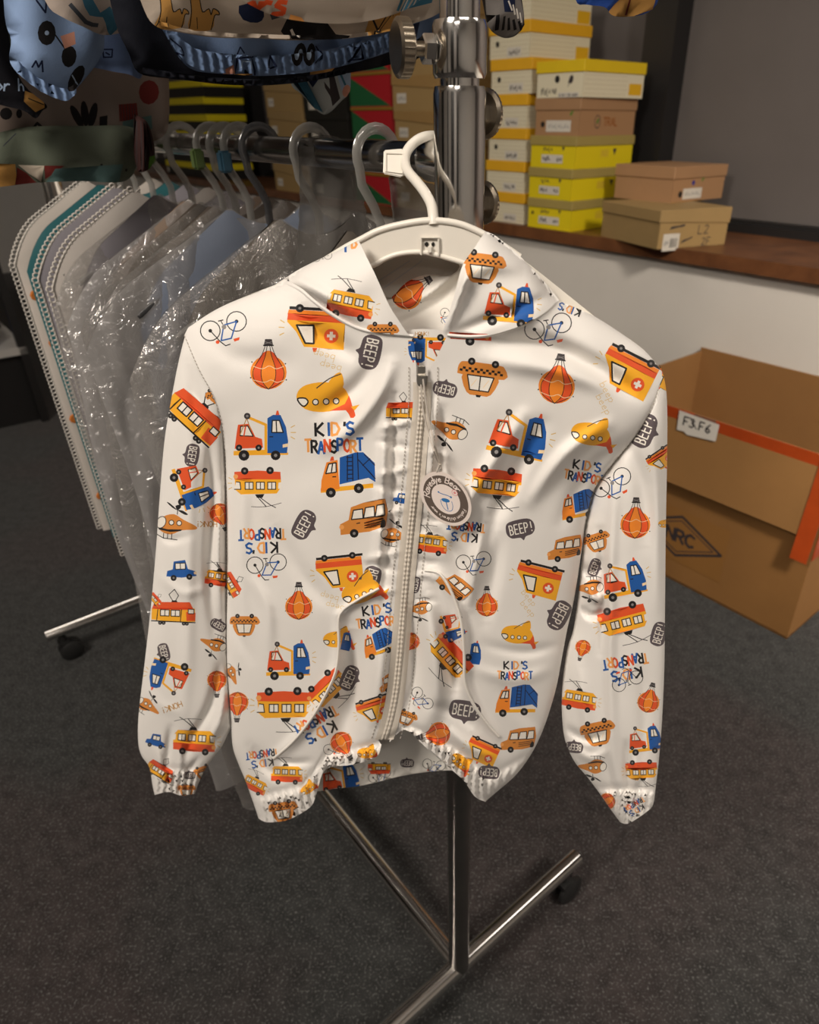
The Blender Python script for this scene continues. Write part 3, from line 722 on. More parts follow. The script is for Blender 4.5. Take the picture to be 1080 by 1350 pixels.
stack(5, 365, 411, 262, PF+0.02, SILL, 0.128, 0.3, M_KRAFT, M_KRAFT, 'kraft shoe box between black boxes and grey blind', 'kraft boxes beside the black boxes',
      labels=[(30, 36, 90, 74, scribble(36, 44, 84, 64, 'M', 5, 3, 5))], lidh=0.03, end=[], inkend=KI, slant=0.02)
stack(6, 222, 286, 232, PF+0.04, SILL, 0.094, 0.26, M_BLACK, M_BYEL, 'black shoe box with bright yellow lid behind the rail', 'black boxes with yellow lids',
      labels=[(6, 10, 40, 40, [])], lidh=0.038)

# ================================================================== OPEN CARTON
CARD = mat('corrugated_card', hexc('946836'), 0.75, noise=0.12, nscale=5, bump=0.05, bscale=80)
CARDI = mat('corrugated_card_inside', hexc('93693a'), 0.8, noise=0.08, nscale=6)
TAPE = mat('orange_tape', hexc('b5481a'), 0.3, noise=0.15, nscale=20, spec=0.6)
CTAPE = sheer('clear_tape', (0.5, 0.38, 0.24), 0.25, 0.12, 0.15, bump=0.2)
cc = on_z(1037, 843, 0.0); pC = float(cc @ PV); rC = float(cc @ RV); LEN, DEP = 0.66, PF+0.02-pC
zC = z_at(1073, 597, pC)
print('carton', pC, DEP, zC)
car = thing('cardboard_carton', 'large open brown carton with orange tape standing on the carpet by the wall', 'carton', wr(rC+LEN/2, pC+DEP/2, 0))
TK = 0.006
def cbox(name, R0, R1, P_0, P_1, z0, z1, m, parent=car):
    bm = bmesh.new(); box_bm(bm, wr(R0, P_0, z0), RV*(R1-R0), PV*(P_1-P_0), ZV*(z1-z0)); bmesh.ops.recalc_face_normals(bm, faces=bm.faces)
    return bm_obj(name, bm, m, parent)
CI = hexc('946836')
cbox('bottom', rC, rC+LEN, pC, pC+DEP, 0.001, 0.008, CARDI)
cbox('front_wall', rC, rC+LEN, pC, pC+TK, 0.001, zC, CARD)
cbox('back_wall', rC, rC+LEN, pC+DEP-TK, pC+DEP, 0.001, zC+0.012, CARDI)
cbox('side_wall', rC, rC+TK, pC+TK, pC+DEP-TK, 0.001, zC, CARD)
cbox('side_wall', rC+LEN-TK, rC+LEN, pC+TK, pC+DEP-TK, 0.001, zC, CARDI)
# the front flap is folded down over the front wall
def flap():
    bm = bmesh.new(); fl = 0.2
    o = wr(rC+0.012, pC-0.001, zC+0.003); ex = RV*(LEN-0.024); dn = -ZV*fl - PV*0.016
    box_bm(bm, o, ex, dn, -PV*0.004)
    bmesh.ops.recalc_face_normals(bm, faces=bm.faces)
    return bm_obj('front_flap', bm, mat('corrugated_flap', hexc('9b703e'), 0.75, noise=0.12, nscale=5), car)
flap()
GL['U'] = [[(0, 0), (0, .75), (.35, 1), (.72, .75), (.72, 0)]]
NRC = line('D', 7, [(50, 0), (170, 58), (290, 0), (170, -58)], closed=True)+line('D', 3, [(72, 0), (170, 46), (268, 0), (170, -46)], closed=True)+text('D', 'UNRC', 104, -18, 35, 8, adv=0.84)
# right tip of the printed diamond
tip = on_plane(951, 733, wr(0, pC), PV); tr_, tz = float(tip @ RV), float(tip[2])
o = sheet('front_print', [(-70, -75), (300, -75), (300, 75), (-70, 75)], flatmap(wr(tr_+0.29*1.08, pC-0.0008, tz), -RV*0.00108, -ZV*0.00108), NRC, CI, PAPER, car, grid=50)
tape1 = cbox('tape_strip', rC, rC+LEN, pC-0.0072, pC-0.0055, zC-0.045, zC+0.004, TAPE)
bm = bmesh.new(); box_bm(bm, wr(rC-0.001, pC-0.0066, zC+0.002), RV*0.04, -ZV*0.26-PV*0.0205, -PV*0.0012); bmesh.ops.recalc_face_normals(bm, faces=bm.faces); bm_obj('tape_strip', bm, TAPE, car)
cbox('tape_strip', rC-0.003, rC-0.001, pC, pC+0.05, zC-0.26, zC-0.02, TAPE)
cbox('clear_tape_strip', rC+0.30, rC+0.36, pC-0.0095, pC-0.0075, zC-0.2, zC+0.005, CTAPE)
# paper note on the front rim
n0 = on_plane(899, 524, wr(0, pC-0.009), PV); n1 = on_plane(953, 540, wr(0, pC-0.009), PV)
nr0, nr1 = float(n0 @ RV), float(n1 @ RV)
W_ = (nr0-nr1)*1000
sheet('paper_note', [(0, 2), (W_, 6), (W_, 50), (W_*.3, 58), (W_*.22, 52), (4, 54)], flatmap(wr(nr0, pC-0.0095, zC+0.004), -RV*0.001, -ZV*0.001-PV*0.00006), text('K', 'F3 F6', W_*.16, 14, 22, 4, adv=0.8)+line('K', 3, [(W_*.3, 12), (W_*.5, 36)]), hexc('d8d2c8'), PAPER, car, grid=30)

# ================================================================== LOW DISPLAY STAND far left
st = thing('display_stand', 'low black display stand with white shelf edge beyond the garments', 'stand', wr(3.9, 0.1, 0))
WS = mat('white_laminate', (0.5, 0.48, 0.45), 0.4)
def sbox(name, R0, R1, P_0, P_1, z0, z1, m): return cbox(name, R0, R1, P_0, P_1, z0, z1, m, st)
for z in (0.30, 0.80): sbox('shelf', 3.3, 4.5, -0.6, 0.46, z, z+0.03, WS)
sbox('back_board', 4.48, 4.5, -0.6, 0.46, 0.0, 0.8, FRAMEM); sbox('plinth', 3.34, 4.48, -0.58, 0.44, 0.0, 0.3, FRAMEM); sbox('divider', 3.7, 3.72, -0.58, 0.44, 0.33, 0.8, FRAMEM)
for a, b in ((3.3, -0.6), (3.3, 0.43), (4.45, -0.6), (4.45, 0.43)): sbox('leg', a, a+0.03, b, b+0.03, 0.0, 0.8, FRAMEM)
def folded(label, R, P, z, col, n):
    t = thing('folded_cloth', label, 'clothing', wr(R, P, z))
    for k in range(n):
        bm = bmesh.new(); box_bm(bm, wr(R-.12, P-.1, z+k*.02+.0005), RV*.24, PV*.2, ZV*.019)
        bmesh.ops.bevel(bm, geom=bm.edges[:], offset=.008, segments=3, affect='EDGES'); bm_obj('fold', bm, col, t, True)
folded('blue folded garment lying on the lower shelf of the stand', 3.5, 0.28, 0.33, mat('blue_cotton', hexc('3f5fae'), 0.9), 4)
folded('pale green folded garment on the top of the stand', 3.6, 0.0, 0.83, mat('pale_green_cotton', hexc('9fb59a'), 0.9), 2)
folded('white folded garment on the top of the stand', 3.6, 0.3, 0.83, mat('white_cotton', hexc('cfcac4'), 0.9), 3)

# ================================================================== GARMENT RACK
rack = thing('garment_rack', 'chrome double-rail garment rack on casters', 'clothes rack', rp(0, 0, 0))
LR = 1.19
def px_r(width, py): return width/2*(P0[1]/float(dirs(605, py)[1]))/F
r_low, r_slv, r_col, r_top = px_r(31, 1100), px_r(66, 250), px_r(72, 70), px_r(54, 10)
z_s0, z_s1, z_n, z_c1 = Z_RAIL-0.13, float(pole_z(114)), float(pole_z(104)), float(pole_z(27))
ZTOP = 1.74
print('pole', P0, 'stand', on_z(22, 462, 0.3) @ np.stack([RV, PV], 1), on_z(0, 400, 0.3) @ np.stack([RV, PV], 1), on_z(75, 480, 0.0)@ np.stack([RV, PV], 1), 'zrail', Z_RAIL, r_low, r_slv, r_col, r_top, z_s1, z_c1)
def turned(name, prof, base, m, parent, seg=32):
    """lathe: profile (radius, z)"""
    bm = bmesh.new(); rings = []
    for r, z in prof:
        rings.append([bm.verts.new((base[0]+r*math.cos(2*math.pi*k/seg), base[1]+r*math.sin(2*math.pi*k/seg), z)) for k in range(seg)])
    for a, b in zip(rings[:-1], rings[1:]):
        for k in range(seg): bm.faces.new((a[k], a[(k+1) % seg], b[(k+1) % seg], b[k]))
    bm.faces.new(rings[0][::-1]); bm.faces.new(rings[-1])
    return bm_obj(name, bm, m, parent, True, angle=35)
def disc_axis(bm, c, ax, prof, seg=40, knurl=0.0):
    ax = Vector(tuple(ax)).normalized(); u = ax.orthogonal().normalized(); v = ax.cross(u); c = Vector(tuple(c)); rings = []
    for r, s in prof:
        rings.append([bm.verts.new(c+ax*s+(u*math.cos(2*math.pi*k/seg)+v*math.sin(2*math.pi*k/seg))*(r-(knurl if k % 2 else 0) if r > 0.012 else r)) for k in range(seg)])
    for a, b in zip(rings[:-1], rings[1:]):
        for k in range(seg): bm.faces.new((a[k], a[(k+1) % seg], b[(k+1) % seg], b[k]))
    bm.faces.new(rings[0][::-1]); bm.faces.new(rings[-1])
for e, rr in ((0, 0.0), (1, LR)):
    b = rp(rr, 0)
    turned('lower_pole', [(r_low, FOOT_Z), (r_low, z_s0+0.01)], b, DCHROME, rack)
    turned('sleeve', [(r_slv*0.93, z_s0), (r_slv, z_s0+0.004), (r_slv, z_s1-0.004), (r_slv*0.94, z_s1)], b, CHROME, rack)
    turned('upper_pole', [(r_top, z_s1-0.01), (r_top, ZTOP)], b, CHROME, rack)
    turned('collar', [(r_col*0.93, z_n), (r_col, z_n+0.003), (r_col, z_c1-0.003), (r_col*0.94, z_c1)], b, CHROME, rack)
    turned('pole_cap', [(r_top*1.05, ZTOP-0.004), (r_top*1.05, ZTOP+0.01), (r_top*0.6, ZTOP+0.016)], b, RUBBER, rack)
    fl = 0.258 if e == 0 else 0.272
    tube('foot_bar', [rp(rr, -fl, FOOT_Z), rp(rr, fl, FOOT_Z)], 0.0135, CHROME, rack, 24)
    for s in (-1, 1):
        cp = rp(rr, s*(fl-0.03), 0)
        cas = thing('x', None, None, cp); cas.name = 'caster'; adopt(cas, rack)
        for k in list(cas.keys()): del cas[k]
        bm = bmesh.new(); tube_bm(bm, [cp+ZV*0.073, cp+ZV*0.05], 0.008, 12); box_bm(bm, cp+ZV*0.045-RV*0.014-PV*0.012, RV*0.028, PV*0.024, ZV*0.01); bm_obj('fork', bm, RUBBER, cas)
        for q in (-1, 1):
            bm = bmesh.new(); disc_axis(bm, cp+ZV*0.0262+RV*0.010*q+PV*0.01, RV*q, [(0.02, -0.006), (0.026, -0.003), (0.026, 0.004), (0.02, 0.007), (0.006, 0.009)], 24); bm_obj('wheel', bm, RUBBER, cas, True, angle=40)
tube('bottom_rail', [rp(0, 0, FOOT_Z), rp(LR, 0, FOOT_Z)], 0.0125, CHROME, rack, 24)
tube('hanging_rail', [rp(0, 0, Z_RAIL), rp(LR, 0, Z_RAIL)], 0.0115, DCHROME, rack, 24)
tube('upper_rail', [rp(0, 0, ZTOP-0.03), rp(LR, 0, ZTOP-0.03)], 0.0115, DCHROME, rack, 24)
tube('rail_fitting', [rp(0.0, 0, Z_RAIL), rp(0.032, 0, Z_RAIL), rp(0.036, 0, Z_RAIL)], [0.0145, 0.0145, 0.012], CHROME, rack, 24)
def knob(name, base, ax, rr, ln, th=0.008):
    """thumb screw: threaded stem, nut, knurled disc"""
    bm = bmesh.new()
    prof = [(rr*0.86, ln), (rr, ln+0.0015), (rr, ln+th), (rr*0.86, ln+th+0.0015), (rr*0.3, ln+th+0.0015)]
    disc_axis(bm, base, ax, prof, 72, 0.0004); k = bm_obj(name, bm, BRASS, rack, True, angle=30)
    bm = bmesh.new(); prof = []
    for i in range(14): prof += [(0.0036, ln*i/14), (0.0044, ln*(i+.5)/14)]
    disc_axis(bm, base, ax, prof, 14); bm_obj('thread', bm, BRASS, k, True)
    bm = bmesh.new(); disc_axis(bm, base, ax, [(0.0075, 0.0), (0.0085, 0.001), (0.0085, 0.0075), (0.0075, 0.0085)], 6); bm_obj('nut', bm, CHROME, k)
axl = np.array([-0.93, -0.36, 0.0]); axl /= np.linalg.norm(axl)
axr = np.array([0.68, 0.733, 0.0])
knob('thumb_screw', np.array([P0[0], P0[1], float(pole_z(66))])+axl*r_col*0.98, axl, 0.0165, 0.0165)
knob('thumb_screw', np.array([P0[0], P0[1], float(pole_z(150))])+axr*r_slv*0.98, axr, 0.0158, 0.006, 0.0035)
knob('thumb_screw', np.array([P0[0], P0[1], float(pole_z(271))])+axr*r_slv*0.98, axr, 0.0150, 0.006, 0.0035)

# ================================================================== GARMENTS HANGING ON THE RAIL (plastic-bagged)
def grid_shell(nu, nv, fn):
    U, V = np.meshgrid(np.linspace(0, 1, nu), np.linspace(0, 1, nv)); P = fn(U.ravel(), V.ravel())
    fs = [(j*nu+i, j*nu+i+1, (j+1)*nu+i+1, (j+1)*nu+i) for j in range(nv-1) for i in range(nu-1)]
    return P, fs
def vnoise(x, y, seed=0, oct=3):
    """smooth pseudo-noise from sines, about -1..1"""
    r = np.random.RandomState(seed); o = 0; a = 1
    for k in range(oct):
        for j in range(3):
            th = r.rand()*6.283; ph = r.rand()*6.283; f = 2**k*(0.7+0.6*r.rand())
            o = o + a*np.sin((np.cos(th)*x+np.sin(th)*y)*f+ph)/3
        a *= 0.55
    return o
def shoulder_line(u, hw, drop, neck):
    """top height below the hanger apex for lateral position u in -1..1"""
    a = np.abs(u); return np.where(a < neck, 0.018*(1-(a/neck)**2), (a-neck)/(1-neck)*drop)+0.03*np.clip((a-0.72)/0.28, 0, 1)**2.2
def make_hanger(r, label, m, group, tilt=0.0, hw=0.15, ztop=None, rail=None):
    zt = Z_RAIL if rail is None else rail
    t = thing('clothes_hanger', label, 'hanger', rp(r, 0, zt-0.12), group)
    R = 0.019; pts = []
    zc = zt+0.0115+0.0045-R+0.0035   # hook rests on the rail
    for k in range(15):
        a = math.radians(-25+ (230)*k/14); pts.append(rp(r+tilt*0.0, R*math.cos(a), zc+R*math.sin(a)))
    pts += [rp(r, -0.016, zc-0.02), rp(r, -0.006, zc-0.036), rp(r, 0.0, zc-0.05), rp(r, 0.0, zc-0.080)]
    tube('hook', pts, 0.0042, m, t, 10, flat=0.62, up=tuple(PV))
    za = zc-0.078; arm = [rp(r, -hw, za-0.062), rp(r, -hw*.75, za-0.040), rp(r, -hw*.35, za-0.012), rp(r, 0, za), rp(r, hw*.35, za-0.012), rp(r, hw*.75, za-0.040), rp(r, hw, za-0.062)]
    tube('arms', arm, 0.0036, m, t, 10, flat=0.7, up=(0, 0, 1))
    return t, za
def make_garment(name, r, label, m, zb, hw=0.155, thick=0.014, group=None, flare=1.1, seed=0, lace=None, top=-0.050, extra=None, cat='clothing', swing=0.0, drop=0.072):
    t = thing(name, label, cat, rp(r, 0, zb), group)
    zt = Z_RAIL+top
    for side, nm in ((-1, 'front'), (1, 'back')):
        def fn(u, v, side=side):
            uu = (u*2-1); ztop = zt-shoulder_line(uu, hw, drop, 0.28); z = ztop+(zb-ztop)*v
            wd = hw*(1+(flare-1)*v); q = uu*wd
            prof = np.sqrt(np.clip(1-uu**2, 0, 1))*np.minimum(1, np.sqrt(np.clip(v*5, 0, 1))+.1)
            fold = 0.004*v*np.sin(uu*11+seed)+0.003*vnoise(uu*5, v*6, seed)*prof
            rr = r+side*(thick*prof)+fold+swing*v
            return P0+RV*rr[:, None]+PV*q[:, None]+ZV*z[:, None]
        P, fs = grid_shell(44, 40, fn)
        mesh_obj(nm, P, fs, m, t)
    if lace:
        bm = bmesh.new()
        # crochet edging running down the near side and over the shoulder
        path = []
        for s in np.linspace(0.28, 1, 16): path.append((-s*hw, zt-float(shoulder_line(np.array([s]), hw, drop, 0.28)[0])))
        z1 = path[-1][1]; n = 62
        for k in range(1, n): path.append((-hw*(1+(flare-1)*k/n), z1+(zb-z1)*k/n))
        Q = np.array(path); L = np.r_[0, np.cumsum(np.linalg.norm(np.diff(Q, axis=0), axis=1))]
        step = 0.0062
        for d in np.arange(0, L[-1], step):
            q = np.interp(d, L, Q[:, 0]); z = np.interp(d, L, Q[:, 1])
            ctr = rp(r+swing*0.5*max(0, (zt-z)/(zt-zb)), q-0.004, z)
            ring = []
            for k in range(9):
                a = 2*math.pi*k/8; ring.append(ctr+PV*0.0036*math.cos(a)+ZV*0.0033*math.sin(a)+RV*0.001*math.sin(3*a))
            tube_bm(bm, ring, 0.0011, 5, False)
        for off in (0.0005, 0.0085):
            tube_bm(bm, [rp(r+swing*0.5*max(0, (zt-z)/(zt-zb)), q+off-0.001, z) for q, z in Q], 0.0014, 6)
        o = bm_obj('lace_trim', bm, lace, t, True); o['label'] = 'white crochet lace edging'
    return t
def make_bag(r, label, zb, m, hw=0.185, thick=0.02, seed=0, group='clear plastic garment bags', flare=1.0, top=-0.05, rag=0.02, drop=0.085, skew=0.0, qs=0.0):
    t = thing('plastic_bag', label, 'plastic bag', rp(r, 0, zb), group)
    zt = Z_RAIL+top
    for side, nm in ((-1, 'front_sheet'), (1, 'back_sheet')):
        def fn(u, v, side=side):
            uu = (u*2-1); ztop = zt-shoulder_line(uu, hw, drop, 0.2); zbb = zb+rag*np.sin(uu*4+seed)+skew*uu
            z = ztop+(zbb-ztop)*v; wd = hw*(1+(flare-1)*v)*(1+0.03*np.sin(v*9+seed)); q = uu*wd+qs
            prof = np.clip(1-uu**4, 0, 1)**0.5*np.minimum(1, np.sqrt(np.clip(v*4, 0, 1))+.12)
            nz = vnoise(uu*5+seed+0.8*vnoise(uu*4, v*4, seed+9), v*6+0.8*vnoise(uu*3, v*5, seed+7), seed+3, 4)
            wr_ = 0.005*vnoise(uu*3, v*3, seed+1, 2)+0.010*(0.5-np.abs(nz))*(1.25-v)+0.0022*(0.5-np.abs(vnoise(uu*17+nz, v*15, seed+21, 3)))*(1.2-v)+0.002*np.sin(uu*13+seed+2*v)*v
            rr = r+side*(thick*prof)+wr_*(0.3+prof)*min(1.0, thick/0.014)
            return P0+RV*rr[:, None]+PV*q[:, None]+ZV*z[:, None]
        P, fs = grid_shell(110, 100, fn)
        mesh_obj(nm, P, fs, m, t)
    return t
LACEM = mat('white_lace', (0.62, 0.58, 0.53), 0.85)
def cottonm(n, hx, **k): return mat(n, hexc(hx), 0.9, noise=0.06, nscale=10, bump=0.05, bscale=400, **k)
GM = {'tan': cottonm('taupe_cotton', '6e645b'), 'blue': cottonm('pale_blue_cotton', '7f899c'), 'lil': cottonm('lilac_grey_cotton', '8f8b92'),
      'teal': mat('teal_satin', hexc('2f6a70'), 0.4, noise=0.1, nscale=8), 'white': cottonm('off_white_cotton', 'cdc6bf'), 'peach': cottonm('peach_cotton', '9c8878'),
      'flow': mat('floral_cotton', hexc('cfc6bd'), 0.9, noise=0.05, nscale=12), 'grey': cottonm('warm_grey_cotton', '615a52')}
specs = [  # r, hanger material, garment, zbottom, bag material
 (0.100, CLEARH, 'grey', 0.62, FILM), (0.200, CLEARH, 'grey', 0.60, FILM), (0.300, DARKH, 'blue', 0.57, FILM2), (0.343, CLEARH, 'tan', 0.60, FILM),
 (0.378, CLEARH, 'tan', 0.58, FILM), (0.412, CLEARH, 'peach', 0.56, FILM2), (0.500, CLEARH, 'lil', 0.55, FILM), (0.565, CLEARH, 'white', 0.55, None),
 (0.635, CLEARH, 'lil', 0.54, None), (0.700, CLEARH, 'teal', 0.55, None), (0.770, CLEARH, 'flow', 0.53, None)]
gdesc = {'blue': 'pale blue garment', 'grey': 'warm grey garment', 'tan': 'taupe garment', 'peach': 'peach garment', 'lil': 'lilac grey garment', 'white': 'off-white garment', 'teal': 'teal satin garment', 'flow': 'white flowered garment'}
places = ['nearest the chrome pole', 'behind the grey tulle', 'on the smoked dark hanger', 'with blue size clip next to it', 'third behind the dark hanger', 'with green size clip next to it', 'in the glossy crumpled bag',
          'with lace edging, out of its bag', 'with lace edging, beside the teal one', 'between the lace-edged garments', 'with lace edging at the rail end']
for i, (r, hm, g, zb, bm_) in enumerate(specs):
    hl = 'smoked dark plastic hanger on the lower rail' if hm is DARKH else 'clear hanger of the %s %s' % (gdesc[g].replace('garment', 'one'), places[i])
    make_hanger(r, hl, hm, None if hm is DARKH else 'clear hangers on the lower rail')
    lace = LACEM if i in (7, 8, 10) else None
    make_garment('hanging_garment', r, '%s %s' % (gdesc[g], places[i]), GM[g], zb, hw=0.11 if i == 0 else (0.15 if i < 7 else 0.165), thick=0.007 if 2 <= i <= 5 else 0.012, seed=i, lace=lace, group=None, flare=1.05 if i < 7 else 0.95)
    if bm_: make_bag(r, 'clear plastic bag over the %s %s' % (gdesc[g], places[i]), [0.45, 0.40, 0.37, 0.35, 0.33, 0.32, 0.31][i], bm_, seed=i, qs=0.045 if i == 0 else 0.0, hw=0.16 if i == 0 else 0.185+0.006*(i % 3), thick=[.018, .018, .012, .010, .009, .010, .018][i], skew=0.02*((i % 3)-1))
# small orange flowers with green leaves on the floral garment, standing proud as printed patches
t = [o for o in bpy.data.objects if o.get('label', '').startswith('white flowered garment')][0]
FLM = mat('orange_flower_print', hexc('c9742c'), 0.9)
for k, (fq, fz) in enumerate([(-0.153, 0.93), (-0.148, 0.86), (-0.128, 0.80), (-0.151, 0.74), (-0.138, 0.68), (-0.146, 0.60), (-0.108, 0.9), (-0.088, 0.78), (-0.098, 0.66)]):
    ft = bmesh.new(); disc_axis(ft, rp(0.757, fq, fz), -RV, [(0.008, 0.0), (0.006, 0.0012)], 8); bm_obj('flower_print', ft, FLM, t)
# size clips on two hooks
for r, hx, lb in ((0.343, '3a5f74', 'blue size clip on a clear hanger hook'), (0.412, '55683a', 'green size clip on a clear hanger hook'), (0.562, '55683a', 'green size clip on the hook of the off-white garment')):
    bm = bmesh.new(); box_bm(bm, rp(r-0.006, -0.026, Z_RAIL-0.022), RV*0.012, PV*0.012, ZV*0.02); bmesh.ops.bevel(bm, geom=bm.edges[:], offset=.002, segments=2, affect='EDGES')
    o = bm_obj('size_clip', bm, mat('clip_'+hx, hexc(hx), 0.4)); tag(o, lb, 'clip')

# ------------------------------------------------------------------ garments drawn on a vertical plane across the rail
def plane_px(r0):
    pt = rp(r0, 0, 0)
    def f(px, py):
        Q = on_plane(px, py, pt, RV)-P0
        return (Q @ PV)*1000, -(Q[..., 2])*1000
    return f
def rail_garment(name, r0, label, outline, base, prints, thick=0.012, ripple=0.003, rf=0.12, top=None, group=None, cat='clothing', grid=7, m=PRINT, seed=0, hemh=0.0, sm=4):
    """outline and prints in picture pixels, laid on the plane of the garment; top = list of (q, z) in metres closing it above"""
    f = plane_px(r0)
    o = np.array(outline, float); q, z = f(o[:, 0], o[:, 1]); pts = cr(np.stack([q, z], -1), sm)
    if top: pts = np.vstack([pts, np.array([(a*1000, -b*1000) for a, b in top])])
    PR = []
    for c, P in prints:
        A = np.array(P); a, b = f(A[:, 0], A[:, 1]); PR.append((c, list(zip(a, b))))
    zb = -pts[:, 1].max()/1000; qc = pts[:, 0].mean()/1000
    t = thing(name, label, cat, rp(r0, qc, zb), group)
    def mk(side):
        def mp(x, y):
            x = np.asarray(x, float); y = np.asarray(y, float); P = np.stack([x.ravel(), y.ravel()], -1)
            d, _ = dpoly(pts, P, True); d = d.reshape(x.shape)
            prof = np.sqrt(np.clip(1-(1-np.clip(d/28, 0, 1))**2, 0, 1))
            fold = ripple*np.sin(x*rf+2*np.sin(y*0.02+seed)+seed)*np.exp(-np.clip(d, 0, 200)/60)+0.004*vnoise(x*0.02, y*0.012, seed)*prof
            rr = r0-side*thick*prof+fold
            return P0+RV*rr[..., None]+PV*(x/1000)[..., None]+ZV*(-y/1000)[..., None]
        return mp
    sheet('front', pts, mk(1), PR, base, m, t, grid=grid)
    sheet('back', pts, mk(-1), [], base, m, t, grid=grid*2, view=False)
    return t
def hemband(t, r0, line_px, width, base, prints, name='hem_band', ripple=0.003):
    f = plane_px(r0-0.008); L = cr(line_px, 5); up = L.copy(); up[:, 1] -= width
    o = np.vstack([L, up[::-1]]); q, z = f(o[:, 0], o[:, 1]); pts = np.stack([q, z], -1)
    def mp(x, y):
        x = np.asarray(x, float); y = np.asarray(y, float)
        rr = r0-0.013-0.0025*np.abs(np.sin(x*0.42))+0.001*np.sin(x*0.9)
        return P0+RV*rr[..., None]+PV*(x/1000)[..., None]+ZV*(-y/1000)[..., None]
    PR = []
    for c, P in prints:
        A = np.array(P); a, b = f(A[:, 0], A[:, 1]); PR.append((c, list(zip(a, b))))
    return sheet(name, pts, mp, PR, base, PRINT, t, grid=2.6)
up_hang = []
def upper_top(ql, qr, zs=1.60):
    return [(qr, zs-0.06), (qr*0.4+ql*0.0, zs), (0.02, zs+0.015), (-0.02, zs+0.015), (ql*0.4, zs), (ql, zs-0.06)]
def drawn_camel(x, y, s):
    o = poly('X', (x-40*s, y+40*s), (x-38*s, y-10*s), (x-44*s, y-50*s), (x-30*s, y-70*s), (x-14*s, y-40*s), (x-4*s, y-5*s), (x+14*s, y-14*s), (x+22*s, y+2*s), (x+26*s, y-14*s), (x+40*s, y-8*s), (x+44*s, y+2*s), (x+32*s, y+4*s), (x+28*s, y+42*s), sm=3)
    return o+line('K', 3*s, [(x-38*s, y+38*s), (x-38*s, y-10*s), (x-44*s, y-50*s)], 3)+line('K', 3*s, [(x-14*s, y-40*s), (x-4*s, y-5*s), (x+14*s, y-14*s), (x+22*s, y+2*s), (x+26*s, y-14*s), (x+40*s, y-8*s), (x+44*s, y+2*s), (x+32*s, y+4*s), (x+28*s, y+42*s)], 3)+line('K', 2.5*s, [(x-20*s, y+10*s), (x-14*s, y+40*s)])
Wc = hexc('b3a596'); Bl = hexc('6f86ab'); Nv = hexc('14161f')
# near white shirt with red lettering
hem0 = [(268, -60), (300, -18), (335, 8), (372, 24), (420, 31), (470, 30), (518, 20), (548, 4), (572, -24)]
t = rail_garment('printed_shirt', 0.060, 'white shirt hem with red lettering hanging from the upper rail', hem0, Wc,
    text('R', 'ers', 322, -10, 30, 6, adv=0.9)+poly('P', (378, 20), (392, 24), (400, 30), (380, 28))+poly('Z', (300, -60), (345, -60), (350, -8), (330, -2), (318, -14), sm=2)+[q for k in range(8) for q in line('A', 4, [(528+k*6, -20), (522+k*6, 14)])], thick=0.010, top=upper_top(-0.13, 0.13), seed=1, rf=0.06)
# white shirt with camels and dark animals
hem1 = [(160, -80), (186, 0), (205, 34), (240, 44), (285, 49), (335, 51), (400, 53), (455, 51), (505, 43), (548, 30), (585, 14), (612, -10), (630, -70)]
pr = drawn_camel(222, 20, 0.42)+drawn_camel(262, 20, 0.48)+poly('N', (305, 10), (332, 8), (338, 24), (330, 32), (312, 28), sm=2)
pr += poly('K', (366, 42), (372, 26), (392, 24), (420, 32), (436, 46), (456, 48), (450, 53), (410, 53), (380, 52))+line('W', 3, [(380, 40), (388, 50)])+poly('U', (345, 18), (356, 16), (364, 24), (350, 28))
pr += poly('X', (476, 22), (520, 14), (524, 38), (480, 48))+line('K', 2, [(478, 24), (492, 44), (506, 18), (514, 40)])+line('K', 2, [(500, 16), (488, 46)])+poly('A', (522, -10), (560, -24), (556, 6), (526, 14))
t = rail_garment('printed_shirt', 0.120, 'white shirt printed with camels and dark animals hanging from the upper rail', hem1, Wc, pr, top=upper_top(-0.16, 0.16), seed=2)
hemband(t, 0.120, [(206, 34), (240, 44), (285, 49), (335, 51), (400, 53), (455, 51), (505, 43), (548, 28)], 5, Wc, pr)
# blue trousers with outlined vehicles
hem2 = [(180, -90), (196, 10), (214, 45), (232, 74), (252, 90), (280, 96), (330, 100), (380, 98), (430, 91), (480, 78), (522, 64), (560, 48), (592, 24), (620, -80)]
out = []
def ocar(x, y, s): return line('N', 2.2, [(x-14*s, y+12*s), (x-10*s, y-10*s), (x+8*s, y-12*s), (x+14*s, y+6*s), (x+14*s, y+14*s), (x-14*s, y+12*s)])+line('I', 1.6, [(x-6*s, y+2*s), (x-4*s, y-6*s), (x+6*s, y-6*s), (x+7*s, y+3*s)])
pr2 = ocar(318, 88, 1.0)+poly('C', (292, 92), (302, 86), (304, 98), (294, 98))+poly('X', (305, 98), (326, 98), (326, 112), (306, 110))+line('N', 2.4, [(348, 90), (352, 74), (358, 88), (350, 91)])+line('N', 1.8, [(300, 80), (304, 64), (310, 72)])
for x in (386, 402): pr2 += circ('K', x, 73, 8, 15)+circ('I', x, 73, 3, 7)
pr2 += line('N', 2.2, [(410, 62), (420, 72), (410, 84)])+line('N', 2.2, [(455, 82), (470, 60), (474, 78), (456, 80)])+line('N', 2, [(220, 52), (234, 64), (238, 74), (228, 70)], 2)+poly('N', (516, 40), (548, 30), (548, 52), (524, 60))
t = rail_garment('printed_trousers', 0.170, 'blue cotton trousers with outlined trucks hanging from the upper rail', hem2, Bl, pr2, top=upper_top(-0.16, 0.17), seed=3, ripple=0.005)
hemband(t, 0.170, [(214, 45), (232, 74), (252, 90), (280, 96), (330, 100), (380, 98), (430, 91), (480, 78), (522, 64)], 26, Bl, pr2)
